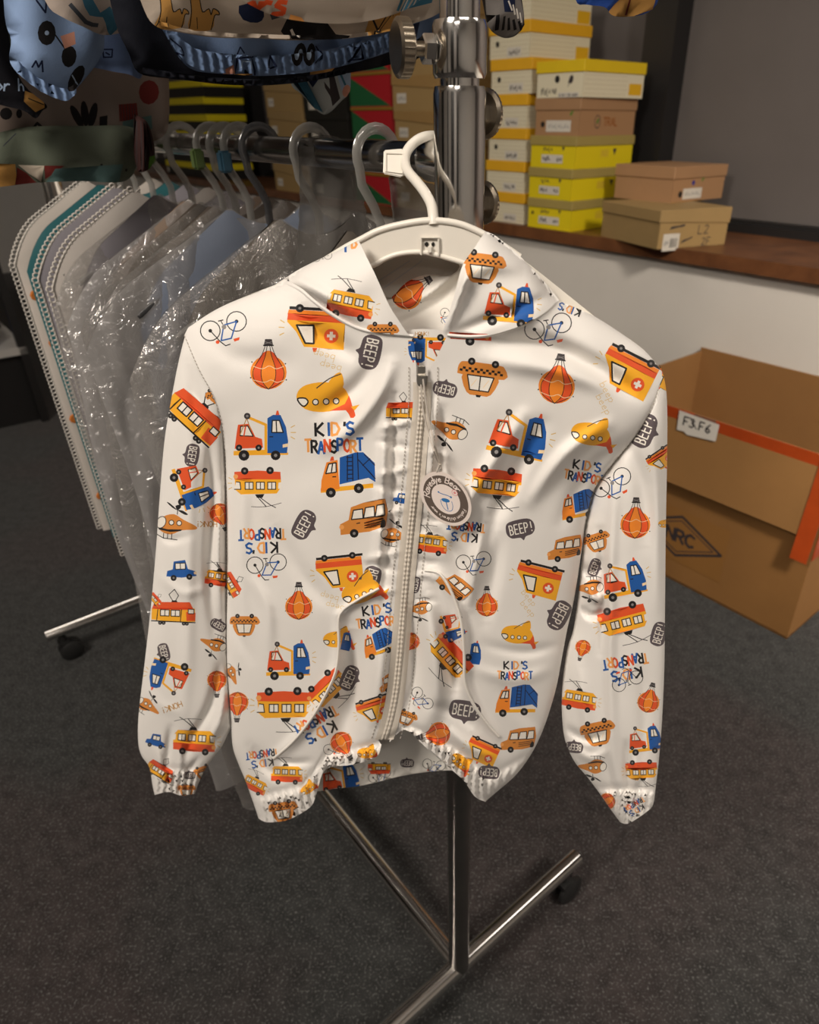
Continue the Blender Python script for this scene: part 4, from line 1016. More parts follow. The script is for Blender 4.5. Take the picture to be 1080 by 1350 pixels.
# navy garment
hem3 = [(130, -70), (150, 28), (168, 70), (182, 96), (220, 103), (280, 110), (340, 113), (400, 108), (450, 98), (520, 84), (572, 60), (600, -60)]
t = rail_garment('printed_trousers', 0.225, 'navy trousers with small red print behind the blue ones', hem3, Nv, poly('V', (262, 108), (270, 104), (282, 108), (276, 114))+poly('X', (402, 92), (440, 88), (430, 102), (404, 104))+circ('C', 520, 52, 10), top=upper_top(-0.17, 0.17), seed=4)
hemband(t, 0.225, [(184, 97), (220, 103), (280, 110), (340, 113), (400, 108), (450, 98)], 8, Nv, [])
# white shirt with teal and red shapes
hem4 = [(30, -90), (60, 0), (80, 22), (110, 36), (140, 46), (172, 40), (205, 30), (228, 10), (236, -80)]
pr4 = poly('A', (102, 0), (112, -6), (128, 18), (140, 10), (154, 30), (148, 46), (140, 40), (132, 24), (114, 22), sm=2)+line('U', 5, [(88, 8), (110, 30), (126, 34)], 2)+poly('V', (150, -8), (158, -8), (158, 22), (152, 14))+line('R', 5, [(196, -4), (202, 18), (208, 12), (206, -8)])+poly('g', (56, 8), (62, 4), (66, 26), (60, 30))
t = rail_garment('printed_shirt', 0.285, 'white shirt with teal and red shapes hanging over the blue sleeve', hem4, hexc('a89b91'), pr4, top=upper_top(-0.17, 0.1), seed=5)
# blue sleeve with gathered cuff
o6 = [(2, -90), (6, 20), (14, 52), (12, 78), (22, 96), (44, 114), (66, 126), (86, 131), (100, 118), (116, 98), (132, 74), (137, 46), (128, -90)]
pr6 = circ('K', 54, 46, 12, 16)+circ('I', 54, 46, 3)+line('N', 2.4, [(36, 90), (40, 82), (44, 90), (48, 82), (50, 96)])+circ('K', 84, 76, 10, 14)+line('K', 2, [(62, 44), (80, 68)])+poly('C', (72, 50), (90, 44), (92, 60), (78, 66))+circ('K', 96, 104, 9, 18, 12, 0.4)+line('I', 1.6, [(90, 100), (100, 112)])+line('N', 2.4, [(40, 4), (52, 20), (54, -6)])
t = rail_garment('printed_shirt', 0.330, 'blue shirt sleeve with gathered cuff and dark car print', o6, hexc('8098bd'), pr6, thick=0.02, top=[(-0.10, 1.5), (-0.02, 1.6), (-0.04, 1.615), (-0.1, 1.58), (-0.17, 1.5)], seed=6, ripple=0.003)
hemband(t, 0.330, [(20, 96), (44, 116), (66, 128), (86, 133), (98, 122)], 16, hexc('7a93ba'), pr6, 'cuff')
# dim blue trouser leg behind
o7 = [(80, -80), (92, 40), (112, 82), (140, 92), (168, 98), (186, 102), (190, 60), (190, -80)]
t = rail_garment('printed_trousers', 0.375, 'dim blue trouser leg between the sleeve and navy trousers', o7, hexc('6579a0'), line('N', 2, [(132, 66), (144, 66), (144, 76), (134, 76)], closed=True)+line('N', 2, [(136, 70), (141, 73)]), top=[(0.02, 1.58), (-0.02, 1.6), (-0.08, 1.58)], seed=7)
# dark garment with orange patch at the far left
o8 = [(-60, -60), (-50, 120), (0, 138), (30, 146), (46, 156), (56, 146), (62, 138), (30, 110), (14, 60), (2, -60)]
t = rail_garment('printed_shirt', 0.410, 'black shirt with orange patch and white lettering behind the blue sleeve', o8, hexc('131319'), poly('X', (30, 120), (60, 128), (58, 142), (44, 148), (28, 134))+line('K', 1.6, [(34, 130), (56, 138)])+text('I', 'orth', -8, 104, 16, 2.2), top=[(-0.22, 1.56), (-0.3, 1.5)], seed=8)
# long grey-beige garment printed with black fingers and brick shapes
o9 = [(-60, 60), (-58, 180), (0, 196), (60, 198), (120, 196), (180, 192), (214, 180), (222, 150), (222, 60)]
pr9 = []
for x, y, a in ((96, 154, -0.5), (107, 150, -0.12), (118, 152, 0.22)): pr9 += circ('K', x, y, 5.5, 17, 12, a)
pr9 += poly('K', (127, 154), (137, 152), (137, 168), (127, 168))+poly('V', (151, 138), (176, 136), (178, 158), (152, 160))+[q for k in range(6) for q in line('D', 1, [(153+k*4, 138), (154+k*4, 159)])]+circ('V', 192, 122, 13, 16)+poly('E', (156, 160), (196, 152), (198, 170), (156, 172))
pr9 += line('K', 3.5, [(38, 172), (45, 162), (56, 172)])+line('K', 3.5, [(72, 174), (78, 168), (84, 174)])+circ('K', 4, 150, 8, 8)+circ('K', 21, 150, 4, 6)
t = rail_garment('printed_dress', 0.480, 'long beige dress printed with black fingers and brick red shapes', o9, hexc('82746b'), pr9, top=upper_top(-0.2, 0.14), seed=9)
# grey green folded hem hanging lowest
o10 = [(-60, 186), (-20, 178), (0, 174), (40, 167), (110, 166), (178, 169), (182, 205), (178, 228), (160, 240), (110, 239), (60, 240), (0, 246), (-60, 246)]
pr10 = poly('X', (-60, 214), (18, 216), (22, 246), (-60, 250))+poly('V', (20, 220), (34, 228), (52, 244), (20, 246), sm=0)+poly('Q', (22, 217), (56, 218), (54, 240), (36, 228))+poly('V', (56, 218), (82, 218), (58, 236))+circ('K', 131, 217, 1.6)+circ('K', 165, 224, 2)+line('U', 1.5, [(2, 192), (20, 176)])+poly('E', (70, 222), (160, 216), (156, 240), (60, 240))
t = rail_garment('printed_dress', 0.440, 'grey green dress hem with dotted print hanging lowest over the bags', o10, hexc('636a5c'), pr10, top=upper_top(-0.22, 0.1), seed=10, thick=0.01)
o10b = [(176, 150), (192, 160), (200, 180), (204, 205), (196, 222), (182, 226), (176, 200)]
rail_garment('printed_dress', 0.430, 'brick striped sleeve end beside the grey green hem', o10b, hexc('3f2826'), [q for k in range(6) for q in line('D', 1, [(178+k*4, 160), (180+k*4, 222)])]+poly('g', (192, 206), (204, 204), (204, 222), (194, 224)), top=None, seed=11, sm=3)
# pale sleeve end with dark fingers dangling below the blue hem
o11 = [(382, 20), (383, 104), (396, 124), (412, 142), (428, 151), (440, 146), (450, 134), (459, 122), (461, 100), (458, 20)]
pr11 = poly('D', (424, 92), (432, 96), (446, 130), (436, 140), (430, 128), (420, 116), (418, 108), (428, 118))+poly('A', (383, 104), (392, 100), (424, 148), (412, 142))+poly('N', (392, 96), (414, 100), (404, 116))+poly('I', (434, 88), (460, 84), (461, 118), (446, 120))+line('A', 3, [(440, 92), (450, 112)])+circ('C', 453, 120, 6, 8)
rail_garment('printed_shirt', 0.250, 'pale sleeve end with dark finger print dangling under the blue hem', o11, hexc('a9b0b0'), pr11, top=None, seed=12, thick=0.012)
# sleeve ends right of the pole
o12 = [(630, -90), (638, 20), (644, 38), (658, 46), (672, 50), (683, 44), (687, 26), (684, -10), (678, -90)]
pr12 = poly('N', (646, -8), (664, -8), (664, 18), (650, 18))+[q for k in range(6) for q in line('K', 3, [(644+k*7, 22+k*2), (650+k*7, 40)])]+poly('K', (672, -10), (690, -10), (690, 46), (676, 40), (680, 20))+[q for k in range(4) for q in line('W', 2, [(654+k*6, 4+k*5), (660+k*5, 16+k*5)])]
rail_garment('printed_shirt', 0.060, 'black and white sleeve cuff hanging right beside the pole', o12, hexc('7b7672'), pr12, top=[(0.16, 1.5), (0.13, 1.5)], seed=13, thick=0.016)
o13 = [(756, -90), (764, -4), (774, 6), (790, 10), (810, 18), (826, 22), (846, 18), (860, 4), (864, -90)]
rail_garment('printed_shirt', 0.030, 'blue and gold gathered cuff hanging before the grey blind', o13, hexc('2b4fa0'), poly('X', (798, 8), (812, -6), (842, -8), (848, 14), (828, 24), (806, 20))+line('V', 1.5, [(820, -4), (824, 20)]), top=[(0.27, 1.5), (0.22, 1.5)], seed=14, thick=0.016, ripple=0.005)
# ------------------------------------------------------------------ grey tulle drape over two hooks
def drape(r0, label, outline, m, seed):
    f = plane_px(r0); o = np.array(outline, float); q, z = f(o[:, 0], o[:, 1]); pts = cr(np.stack([q, z], -1), 4, True)
    t = thing('tulle_drape', label, 'tulle', rp(r0, 0, Z_RAIL-0.1))
    for side in (1, -1):
        def mp(x, y):
            x = np.asarray(x, float); y = np.asarray(y, float); d, _ = dpoly(pts, np.stack([x.ravel(), y.ravel()], -1), True); d = d.reshape(x.shape)
            prof = np.sqrt(np.clip(1-(1-np.clip(d/18, 0, 1))**2, 0, 1))
            rr = r0-side*0.014*prof+0.004*np.sin(x*0.16+y*0.05+seed)*prof
            return P0+RV*rr[..., None]+PV*(x/1000)[..., None]+ZV*(-y/1000)[..., None]
        sheet('layer', pts, mp, [], (0.3, 0.3, 0.3), m, t, grid=6, view=side > 0)
drape(0.19, 'grey tulle drape hanging over the rail beside the white hanger', [(394, 190), (404, 182), (430, 178), (452, 184), (468, 200), (476, 240), (482, 300), (478, 350), (420, 372), (352, 400), (300, 432), (288, 424), (330, 390), (372, 366), (392, 330), (396, 260)], TULLE, 1)
drape(0.08, 'small grey mesh bundle behind the neck of the white hanger', [(514, 232), (540, 234), (560, 240), (578, 250), (584, 300), (560, 320), (530, 318), (520, 270)], TULLE, 4)

# ================================================================== THE JACKET
JY = math.radians(8.0)                                   # turned a little so that its right half is nearer
JN = np.array([-math.sin(JY)*1.0, -math.cos(JY), 0.0])   # faces the viewer
JN = np.array([-math.sin(JY), -math.cos(JY), 0.04]); JN /= np.linalg.norm(JN)
JC = np.array([-0.022, 0.454, 0.80])
JMID = dirs(560, 600)
def jmap(hfn):
    def mp(x, y):
        x = np.asarray(x, float); y = np.asarray(y, float); d = dirs(x, y)
        s = ((JC-CAM) @ JN)/(d @ JN); L = np.linalg.norm(d, axis=-1)
        return CAM + d*(s - hfn(x, y)/L)[..., None]
    return mp
LSO = cr([(252, 425), (246, 437), (237, 470), (227, 520), (217, 580), (211, 650), (206, 720), (199, 800), (190, 880), (183, 940), (182, 975), (186, 995), (197, 1012), (201, 1035), (204, 1048)], 5)
SEAML = cr([(243, 442), (262, 487), (283, 527), (294, 570), (298, 640), (299, 760), (299, 860), (303, 930), (305, 958)], 5)
LSI = np.vstack([SEAML, cr([(305, 958), (292, 985), (273, 1010), (263, 1030), (257, 1046)], 5)[1:]])
BL = np.vstack([SEAML, cr([(305, 958), (307, 985), (314, 1006), (324, 1030), (334, 1058), (341, 1079)], 5)[1:]])
SEAMR = cr([(873, 496), (862, 532), (840, 572), (808, 612), (784, 645), (772, 690)], 5)
BR = np.vstack([SEAMR, cr([(772, 690), (765, 740), (757, 790), (748, 830), (742, 862), (735, 900), (727, 930), (715, 965), (700, 995), (680, 1022), (656, 1043), (643, 1054)], 5)[1:]])
RSI = np.vstack([SEAMR, cr([(772, 690), (767, 740), (762, 790), (756, 830), (748, 856), (742, 900), (741, 940), (745, 975), (757, 1003), (775, 1025), (790, 1045), (806, 1068), (818, 1084)], 5)[1:]])
RSO = cr([(868, 478), (874, 492), (879, 520), (880, 580), (878, 700), (877, 800), (876, 880), (873, 950), (869, 1000), (865, 1035), (862, 1058), (858, 1066)], 5)
TOPL = cr([(248, 432), (285, 408), (330, 388), (375, 371), (400, 352), (440, 333), (473, 317), (500, 306), (560, 300), (612, 303), (640, 305), (665, 322), (700, 352), (735, 395), (780, 415), (820, 440), (850, 462), (874, 490)], 5)
ZIP = cr([(556, 484), (556, 530), (552, 580), (547, 640), (541, 700), (535, 760), (530, 820), (526, 870), (521, 915), (514, 950), (506, 976)], 6)
NECKL = [(545, 443), (500, 439), (470, 432), (440, 416), (415, 398), (396, 382), (375, 371)]
NECKR = [(590, 442), (620, 444), (650, 441), (690, 428), (718, 412), (735, 396)]
ix = lambda C, y: np.interp(y, C[:, 1], C[:, 0])
def arch(s, p): return np.power(np.clip(4*s*(1-s), 0, 1), p)
FOLDS_B = [  # polyline, height (m), half width (px)
 ([(690, 548), (650, 610), (600, 690), (585, 730)], 0.0055, 12), ([(715, 560), (672, 640), (636, 720)], -0.005, 13),
 ([(640, 690), (628, 740), (618, 800)], 0.006, 10), ([(660, 700), (650, 760), (640, 820)], -0.003, 12),
 ([(640, 452), (700, 452), (760, 470), (840, 520)], -0.007, 15), ([(640, 476), (720, 486), (800, 510)], 0.003, 14), ([(800, 560), (745, 600), (700, 660)], 0.005, 12), ([(830, 580), (780, 620), (740, 690)], -0.003, 12),
 ([(517, 480), (500, 520), (470, 560), (430, 590)], 0.005, 12), ([(500, 470), (470, 510), (420, 545)], -0.004, 13),
 ([(508, 540), (505, 620), (500, 720), (492, 780)], 0.004, 8), ([(522, 520), (518, 620), (512, 720), (505, 800)], -0.004, 6),
 ([(575, 530), (570, 600), (566, 660)], 0.004, 7), ([(586, 540), (580, 600), (575, 650)], -0.003, 8),
 ([(447, 812), (446, 870), (434, 905), (412, 946), (388, 976), (360, 1000)], 0.008, 9), ([(460, 830), (462, 890), (455, 950), (448, 1000)], -0.014, 22),
 ([(500, 775), (470, 792), (447, 812)], 0.005, 6), ([(505, 830), (500, 900), (490, 960)], 0.009, 14),
 ([(580, 757), (604, 800), (612, 860), (613, 900), (630, 936), (656, 970)], 0.006, 8), ([(590, 820), (598, 870), (600, 910)], -0.008, 10), ([(560, 780), (572, 850), (575, 920), (560, 960)], 0.010, 16),
 ([(545, 800), (546, 880), (538, 940)], -0.008, 10), ([(625, 960), (600, 940), (570, 930)], -0.004, 9), ([(650, 1000), (620, 985), (590, 960)], 0.006, 9),
 ([(360, 1000), (385, 1006), (410, 1004)], -0.004, 6), ([(330, 985), (350, 1010), (380, 1030)], -0.006, 10), ([(310, 560), (320, 640), (316, 740), (320, 860)], 0.003, 12),
 ([(640, 850), (690, 860), (740, 850)], -0.002, 9), ([(620, 880), (680, 896), (730, 880)], 0.002, 10), ([(655, 905), (700, 950), (720, 960)], -0.002, 12),
 ([(360, 690), (400, 760), (440, 800)], -0.003, 14), ([(330, 760), (352, 800), (356, 860)], 0.003, 10), ([(300, 780), (312, 830), (330, 870)], -0.003, 9),
 ([(395, 400), (420, 440), (470, 470)], -0.004, 14), ([(270, 440), (310, 470), (380, 480)], -0.002, 18), ([(570, 700), (600, 730), (615, 770)], -0.003, 10)]
for k, (yy, s) in enumerate([(556, 1), (590, -1), (618, 1), (648, -1), (672, 1), (700, -1), (728, 1), (752, -1), (778, 1)]):   # puckers beside the zip
    zx = float(ix(ZIP, yy)); FOLDS_B.append(([(zx-14, yy), (zx-34, yy+s*5), (zx-52, yy+9*s)], 0.0026*s, 6)); FOLDS_B.append(([(zx+12, yy+8), (zx+26, yy+10+4*s), (zx+40, yy+14)], -0.0022*s, 6))
FOLDS_SL = [([(255, 560), (250, 660), (248, 760), (246, 880), (240, 960)], 0.003, 12), ([(275, 560), (280, 660), (276, 760), (284, 840)], -0.005, 9), ([(294, 640), (288, 720), (292, 800)], 0.003, 6),
 ([(290, 880), (278, 930), (256, 970), (240, 1000)], -0.006, 8), ([(300, 900), (290, 950), (270, 985)], 0.005, 7), ([(225, 960), (222, 990), (220, 1015)], -0.005, 6), ([(240, 970), (238, 1000), (236, 1025)], 0.004, 6),
 ([(205, 700), (225, 712), (250, 706)], -0.002, 7), ([(212, 760), (240, 782), (270, 776)], 0.0016, 8), ([(190, 900), (212, 930), (240, 940)], 0.0015, 9), ([(250, 480), (258, 540), (262, 600)], -0.003, 10), ([(262, 1000), (250, 1015), (244, 1030)], -0.004, 5), ([(206, 985), (212, 1005), (214, 1025)], 0.003, 5)]
FOLDS_SR = [([(812, 640), (806, 740), (805, 860), (808, 980), (815, 1040)], 0.004, 9), ([(792, 700), (796, 790), (792, 860)], -0.004, 8), ([(770, 770), (786, 790), (796, 780)], 0.006, 7), ([(762, 740), (780, 756), (792, 742)], -0.006, 7),
 ([(766, 800), (780, 812), (800, 806)], -0.005, 6), ([(830, 580), (846, 640), (850, 720)], -0.003, 12), ([(860, 560), (868, 680), (868, 800)], 0.003, 9), ([(745, 960), (776, 975), (800, 965)], -0.004, 7), ([(752, 985), (780, 1000), (800, 990)], 0.003, 7),
 ([(826, 980), (828, 1030), (830, 1060)], -0.005, 6), ([(838, 1000), (842, 1040), (846, 1060)], 0.004, 5), ([(800, 1000), (806, 1030), (812, 1064)], -0.003, 7), ([(850, 1020), (842, 1040), (836, 1060)], -0.003, 5), ([(845, 880), (850, 960), (842, 1020)], -0.003, 10), ([(765, 880), (772, 940), (780, 1000)], 0.003, 10)]
def folds(F_, x, y):
    P = np.stack([np.asarray(x, float).ravel(), np.asarray(y, float).ravel()], -1); o = np.zeros(len(P))
    for pts, amp, wd in F_:
        L = np.array(pts, float); lo, hi = L.min(0)-3*wd, L.max(0)+3*wd
        k = np.where((P[:, 0] > lo[0]) & (P[:, 0] < hi[0]) & (P[:, 1] > lo[1]) & (P[:, 1] < hi[1]))[0]
        if not len(k): continue
        wd = wd*0.82; d, t = dpoly(cr(pts, 4), P[k]); o[k] += 1.55*amp*np.exp(-(d/wd)**2)*np.power(np.clip(np.sin(np.pi*(0.04+0.92*t)), 0, 1), 0.7)
    return o.reshape(np.shape(x))
TB = 0.040
def h_top(x, y):
    d = y-np.interp(x, TOPL[:, 0], TOPL[:, 1]); k = np.clip(d/75, 0, 1); return np.sqrt(np.clip(1-(1-k)**2, 0, 1))
def h_joint(x, y):
    xl, xr = ix(LSO, y), ix(RSO, y); return TB*arch((x-xl)/(xr-xl), 0.42)*h_top(x, y)
def w_joint(y): return 1-sstep(500, 640, y)
def h_body(x, y):
    xl, xr = ix(BL, y), ix(BR, y); s = (x-xl)/(xr-xl)
    hb = TB*arch(s, 0.40)*(1-0.18*sstep(850, 1060, y))
    w_ = w_joint(y); h = w_*h_joint(x, y)+(1-w_)*hb
    # gathered hem
    hl = np.interp(x, [320, 345, 400, 430, 505, 540, 575, 600, 625, 645, 690], [1048, 1054, 1040, 1000, 984, 962, 978, 992, 1012, 1030, 1004])
    g = sstep(-8, 8, y-hl); edge = arch(np.clip(s, 0, 1), 0.5)
    h = h + g*(0.004+0.0042*np.sin(x*0.62+3*np.sin(y*0.05)))*np.clip(edge*1.8, 0, 1) - 0.005*np.exp(-((y-hl+4)/6)**2)*edge
    return h+folds(FOLDS_B, x, y)*np.clip(edge*2, 0, 1)+0.0014*vnoise(x*0.03, y*0.024, 5)*edge
def h_slv(x, y, O, I, FO, c0, c1, seed):
    a, b = ix(O, y), ix(I, y); lo, hi = np.minimum(a, b), np.maximum(a, b); s = (x-lo)/(hi-lo+1e-6)
    hs = 0.021*arch(s, 0.46)*(1-0.35*sstep(c0-90, c1, y))-0.004
    w_ = w_joint(y); h = w_*h_joint(x, y)+(1-w_)*hs
    cuff = sstep(c0, c0+8, y); e = arch(np.clip(s, 0, 1), 0.5)
    h = h+cuff*(0.002+0.0036*np.sin(x*0.75+0.1*y))*e-0.004*np.exp(-((y-c0)/6)**2)*e
    return h+folds(FO, x, y)*np.clip(e*1.6, 0, 1)+0.001*vnoise(x*0.04, y*0.03, seed)*e
h_sl = lambda x, y: h_slv(x, y, LSO, LSI, FOLDS_SL, 1014, 1046, 8)
h_sr = lambda x, y: h_slv(x, y, RSO, RSI, FOLDS_SR, 1040, 1075, 9)
jacket = thing('hooded_jacket', "white hooded child's jacket with vehicle print hanging on the white hanger", 'jacket', jmap(lambda x, y: 0*x)(np.array([520.]), np.array([1050.]))[0])
CW = (0.83, 0.80, 0.76)
U = 180
P_BODY = [('bike', 294, 430, 62, -8), ('amb', 418, 434, 80, U+3), ('balloon', 354, 484, 56, U), ('beep', 488, 464, 46, 103), ('script', 434, 478, 40, 195), ('plane', 432, 522, 82, 2), ('tow', 344, 573, 72, 0),
 ('kids', 440, 577, 76, -2), ('garb', 459, 622, 74, -2), ('trolley', 340, 637, 62, U), ('beep', 401, 692, 40, -62), ('kids', 346, 713, 62, U-2), ('bike', 351, 743, 52, 4), ('bus', 480, 682, 64, -3), ('amb', 449, 755, 64, U-6), ('beep', 489, 765, 38, 106),
 ('script', 440, 795, 34, 195), ('balloon', 394, 795, 42, U), ('taxi', 322, 824, 37, U), ('tow', 380, 869, 58, 0), ('trolley', 374, 930, 70, U), ('kids', 420, 957, 62, 152), ('bike', 440, 982, 32, -30), ('plane', 448, 842, 44, 0), ('cab', 457, 846, 34, 12),
 ('trolley', 432, 908, 56, 136), ('beep', 461, 894, 34, -66), ('kids', 497, 812, 56, -8), ('garb', 500, 846, 46, -16), ('plane', 480, 777, 62, -16), ('heli', 522, 705, 40, 6), ('tram', 532, 540, 46, 0), ('car', 530, 658, 24, 10),
 ('amb', 494, 936, 46, U-18), ('bus', 514, 898, 32, -20), ('trolley', 378, 1020, 42, 2), ('trolley', 336, 1034, 34, 28), ('kids', 346, 1000, 42, U-8), ('taxi', 373, 1069, 36, 172), ('balloon', 313, 930, 34, 2), ('plane', 486, 992, 30, 0), ('balloon', 452, 982, 34, -30), ('heli', 306, 888, 30, 60), ('tram', 306, 770, 34, 60), ('plane', 408, 1038, 26, -30),
 ('taxi', 634, 498, 62, U+8), ('beep', 587, 513, 32, U+14), ('balloon', 735, 503, 56, U+8), ('heli', 592, 567, 50, U+18), ('tow', 684, 573, 76, 13), ('trolley', 655, 637, 66, U+7), ('amb', 828, 492, 76, U+27), ('script', 798, 522, 40, 62),
 ('plane', 784, 572, 62, 12), ('kids', 772, 622, 54, 9), ('garb', 765, 664, 52, -8), ('bus', 745, 722, 46, -2), ('beep', 686, 697, 38, -12), ('kids', 614, 701, 50, U+5), ('bike', 624, 739, 46, 2), ('trolley', 567, 716, 46, 8), ('amb', 710, 766, 62, U+14), ('beep', 737, 811, 40, 118), ('script', 696, 793, 34, 50),
 ('balloon', 642, 795, 34, U), ('plane', 686, 836, 50, 8), ('kids', 679, 884, 46, 0), ('garb', 682, 921, 56, 3), ('bus', 684, 974, 46, 2), ('cab', 627, 862, 40, 8), ('trolley', 594, 866, 62, U+48), ('bike', 557, 920, 34, 58), ('beep', 613, 937, 42, 10), ('heli', 552, 803, 36, U-10),
 ('balloon', 540, 848, 28, 30), ('bus', 600, 772, 44, 48), ('amb', 636, 992, 44, U+24), ('beep', 645, 1018, 28, U+6), ('plane', 610, 1006, 34, 44), ('beep', 547, 771, 22, 100), ('tow', 598, 826, 36, 74), ('taxi', 536, 946, 26, U+20), ('balloon', 575, 968, 36, 80), ('redbar', 620, 443, 56, 2), ('bike', 722, 430, 62, -2), ('tow', 556, 462, 36, U), ('kids', 754, 402, 44, 200)]
P_SL = [('tram', 258, 548, 82, 42), ('taxi', 288, 520, 32, 150), ('beep', 253, 600, 30, 100), ('tow', 256, 640, 58, 72), ('heli', 233, 690, 54, 4), ('honk', 274, 691, 26, U), ('balloon', 291, 680, 32, -20), ('car', 239, 752, 40, -2), ('trolley', 290, 762, 40, 8), ('tram', 229, 806, 58, 2), ('tram', 205, 790, 20, 50), ('beep', 288, 824, 22, U+30), ('heli', 281, 850, 36, U+14),
 ('beep', 216, 860, 24, 76), ('tow', 222, 893, 52, U+18), ('balloon', 286, 900, 30, 0), ('heli', 196, 930, 34, 30), ('honk', 228, 932, 27, 160), ('car', 206, 977, 28, 14), ('trolley', 256, 976, 56, 4), ('tram', 212, 1016, 38, 32), ('taxi', 268, 1018, 24, U-20), ('beep', 250, 1022, 16, U), ('taxi', 246, 1042, 22, U)]
P_SR = [('beep', 850, 568, 46, -68), ('bike', 806, 636, 54, -18), ('balloon', 838, 686, 46, U+2), ('taxi', 787, 714, 34, U-18), ('tow', 822, 763, 58, -10), ('trolley', 822, 818, 64, U-14), ('beep', 869, 836, 32, -74), ('kids', 826, 880, 60, U-10), ('bike', 828, 898, 42, 168), ('balloon', 856, 922, 34, U+14), ('balloon', 768, 856, 24, 16), ('trolley', 764, 922, 46, 10),
 ('taxi', 788, 966, 44, U-12), ('tow', 850, 974, 44, -6), ('heli', 781, 1012, 38, U-4), ('trolley', 846, 1016, 42, U-2), ('beep', 757, 985, 24, U+6), ('amb', 872, 606, 36, U-34), ('balloon', 798, 1058, 26, 60), ('kids', 838, 1064, 30, U-30), ('heli', 776, 776, 40, U-6), ('beep', 784, 748, 24, -70), ('plane', 879, 690, 22, 0), ('amb', 876, 500, 40, U+27)]
def PR(L, sq=None):
    o = []
    for p in L: o += place(*p)
    return o
pb = PR(P_BODY)
# ---- front halves
ZL = np.stack([ix(ZIP, ZIP[:, 1])-7, ZIP[:, 1]], -1); ZR = np.stack([ix(ZIP, ZIP[:, 1])+8, ZIP[:, 1]], -1)
outL = np.vstack([cr(NECKL, 4), cr([(375, 371), (330, 388), (285, 408), (248, 432)], 5)[1:], BL, cr([(341, 1079), (352, 1084), (376, 1082), (394, 1074), (411, 1062), (418, 1044), (430, 1014), (466, 1008), (496, 998), (503, 982)], 4)[1:], ZL[::-1]])
outR = np.vstack([ZR, cr([(514, 978), (534, 962), (560, 984), (590, 1010), (612, 1030), (626, 1050), (640, 1057)], 4), BR[::-1], cr([(873, 490), (850, 462), (820, 440), (780, 415), (735, 396)], 5), cr(NECKR[::-1], 4)[1:], np.array([(576, 470), (568, 484)])])
sheet('front_half', outL, jmap(h_body), pb, CW, CLOTH, jacket, grid=4.2)
sheet('front_half', outR, jmap(h_body), pb, CW, CLOTH, jacket, grid=4.2)
# ---- back (lining side shows below the zip)
def h_back(x, y):
    xl, xr = ix(BL, y), ix(BR, y); s = np.clip((x-xl)/(xr-xl), 0, 1); w_ = w_joint(y)
    xl2, xr2 = ix(LSO, y), ix(RSO, y); s2 = np.clip((x-xl2)/(xr2-xl2), 0, 1)
    g = sstep(1004, 1012, y)
    return -(w_*0.034*arch(s2, 0.45)*h_top(x, y)+(1-w_)*0.034*arch(s, 0.45))+0.002*vnoise(x*0.03, y*0.02, 4)+g*0.0025*np.sin(x*0.55)
outB = np.vstack([cr([(375, 371), (330, 388), (285, 408), (248, 432)], 5), BL[BL[:, 1] < 1030], cr([(330, 1034), (370, 1042), (410, 1044), (440, 1040), (480, 1035), (530, 1023), (580, 1016), (620, 1017), (660, 1020), (690, 1008)], 4), BR[BR[:, 1] < 1005][::-1], cr([(873, 490), (850, 462), (820, 440), (780, 415), (735, 396)], 5), np.array([(690, 430), (590, 438), (545, 438), (440, 416)])])
pbk = PR([('tow', 448, 1026, 50, -8), ('bike', 500, 1022, 30, -10), ('beep', 537, 1006, 18, U), ('bike', 572, 1008, 30, 20), ('tram', 500, 1014, 30, U)])
pbk = [p for p in pbk]
sheet('back_panel', outB, jmap(h_back), pbk, (0.80, 0.77, 0.71), CLOTH, jacket, grid=7)
# ---- sleeves
outSL = np.vstack([cr([(243, 442), (246, 436), (250, 428)], 2), LSO[2:], cr([(204, 1048), (222, 1044), (240, 1049), (257, 1046)], 4), LSI[::-1]])
outSR = np.vstack([RSO[::-1][:-1], SEAMR[:1], RSI[1:], cr([(818, 1084), (828, 1086), (845, 1076), (858, 1066)], 3)])
ov = lambda I, dx: np.stack([I[:, 0]+dx*sstep(560, 640, I[:, 1]), I[:, 1]], -1)
def sleeve(name, outline, hf, prints, hb):
    sheet(name, outline, jmap(hf), prints, CW, CLOTH, jacket, grid=3.8)
    sheet('sleeve_back', outline, jmap(hb), [], CW, CLOTH, jacket, grid=8, view=False)
def h_slb(O, I):
    def f(x, y):
        a, b = ix(O, y), ix(I, y); lo, hi = np.minimum(a, b), np.maximum(a, b); s = np.clip((x-lo)/(hi-lo+1e-6), 0, 1); w_ = w_joint(y)
        xl2, xr2 = ix(LSO, y), ix(RSO, y); s2 = np.clip((x-xl2)/(xr2-xl2), 0, 1)
        return w_*(-0.034*arch(s2, 0.45)*h_top(x, y))+(1-w_)*(-0.021*arch(s, 0.5)-0.004)
    return f
sleeve('sleeve', outSL, h_sl, PR(P_SL), h_slb(LSO, LSI))
sleeve('sleeve', outSR, h_sr, PR(P_SR), h_slb(RSO, RSI))
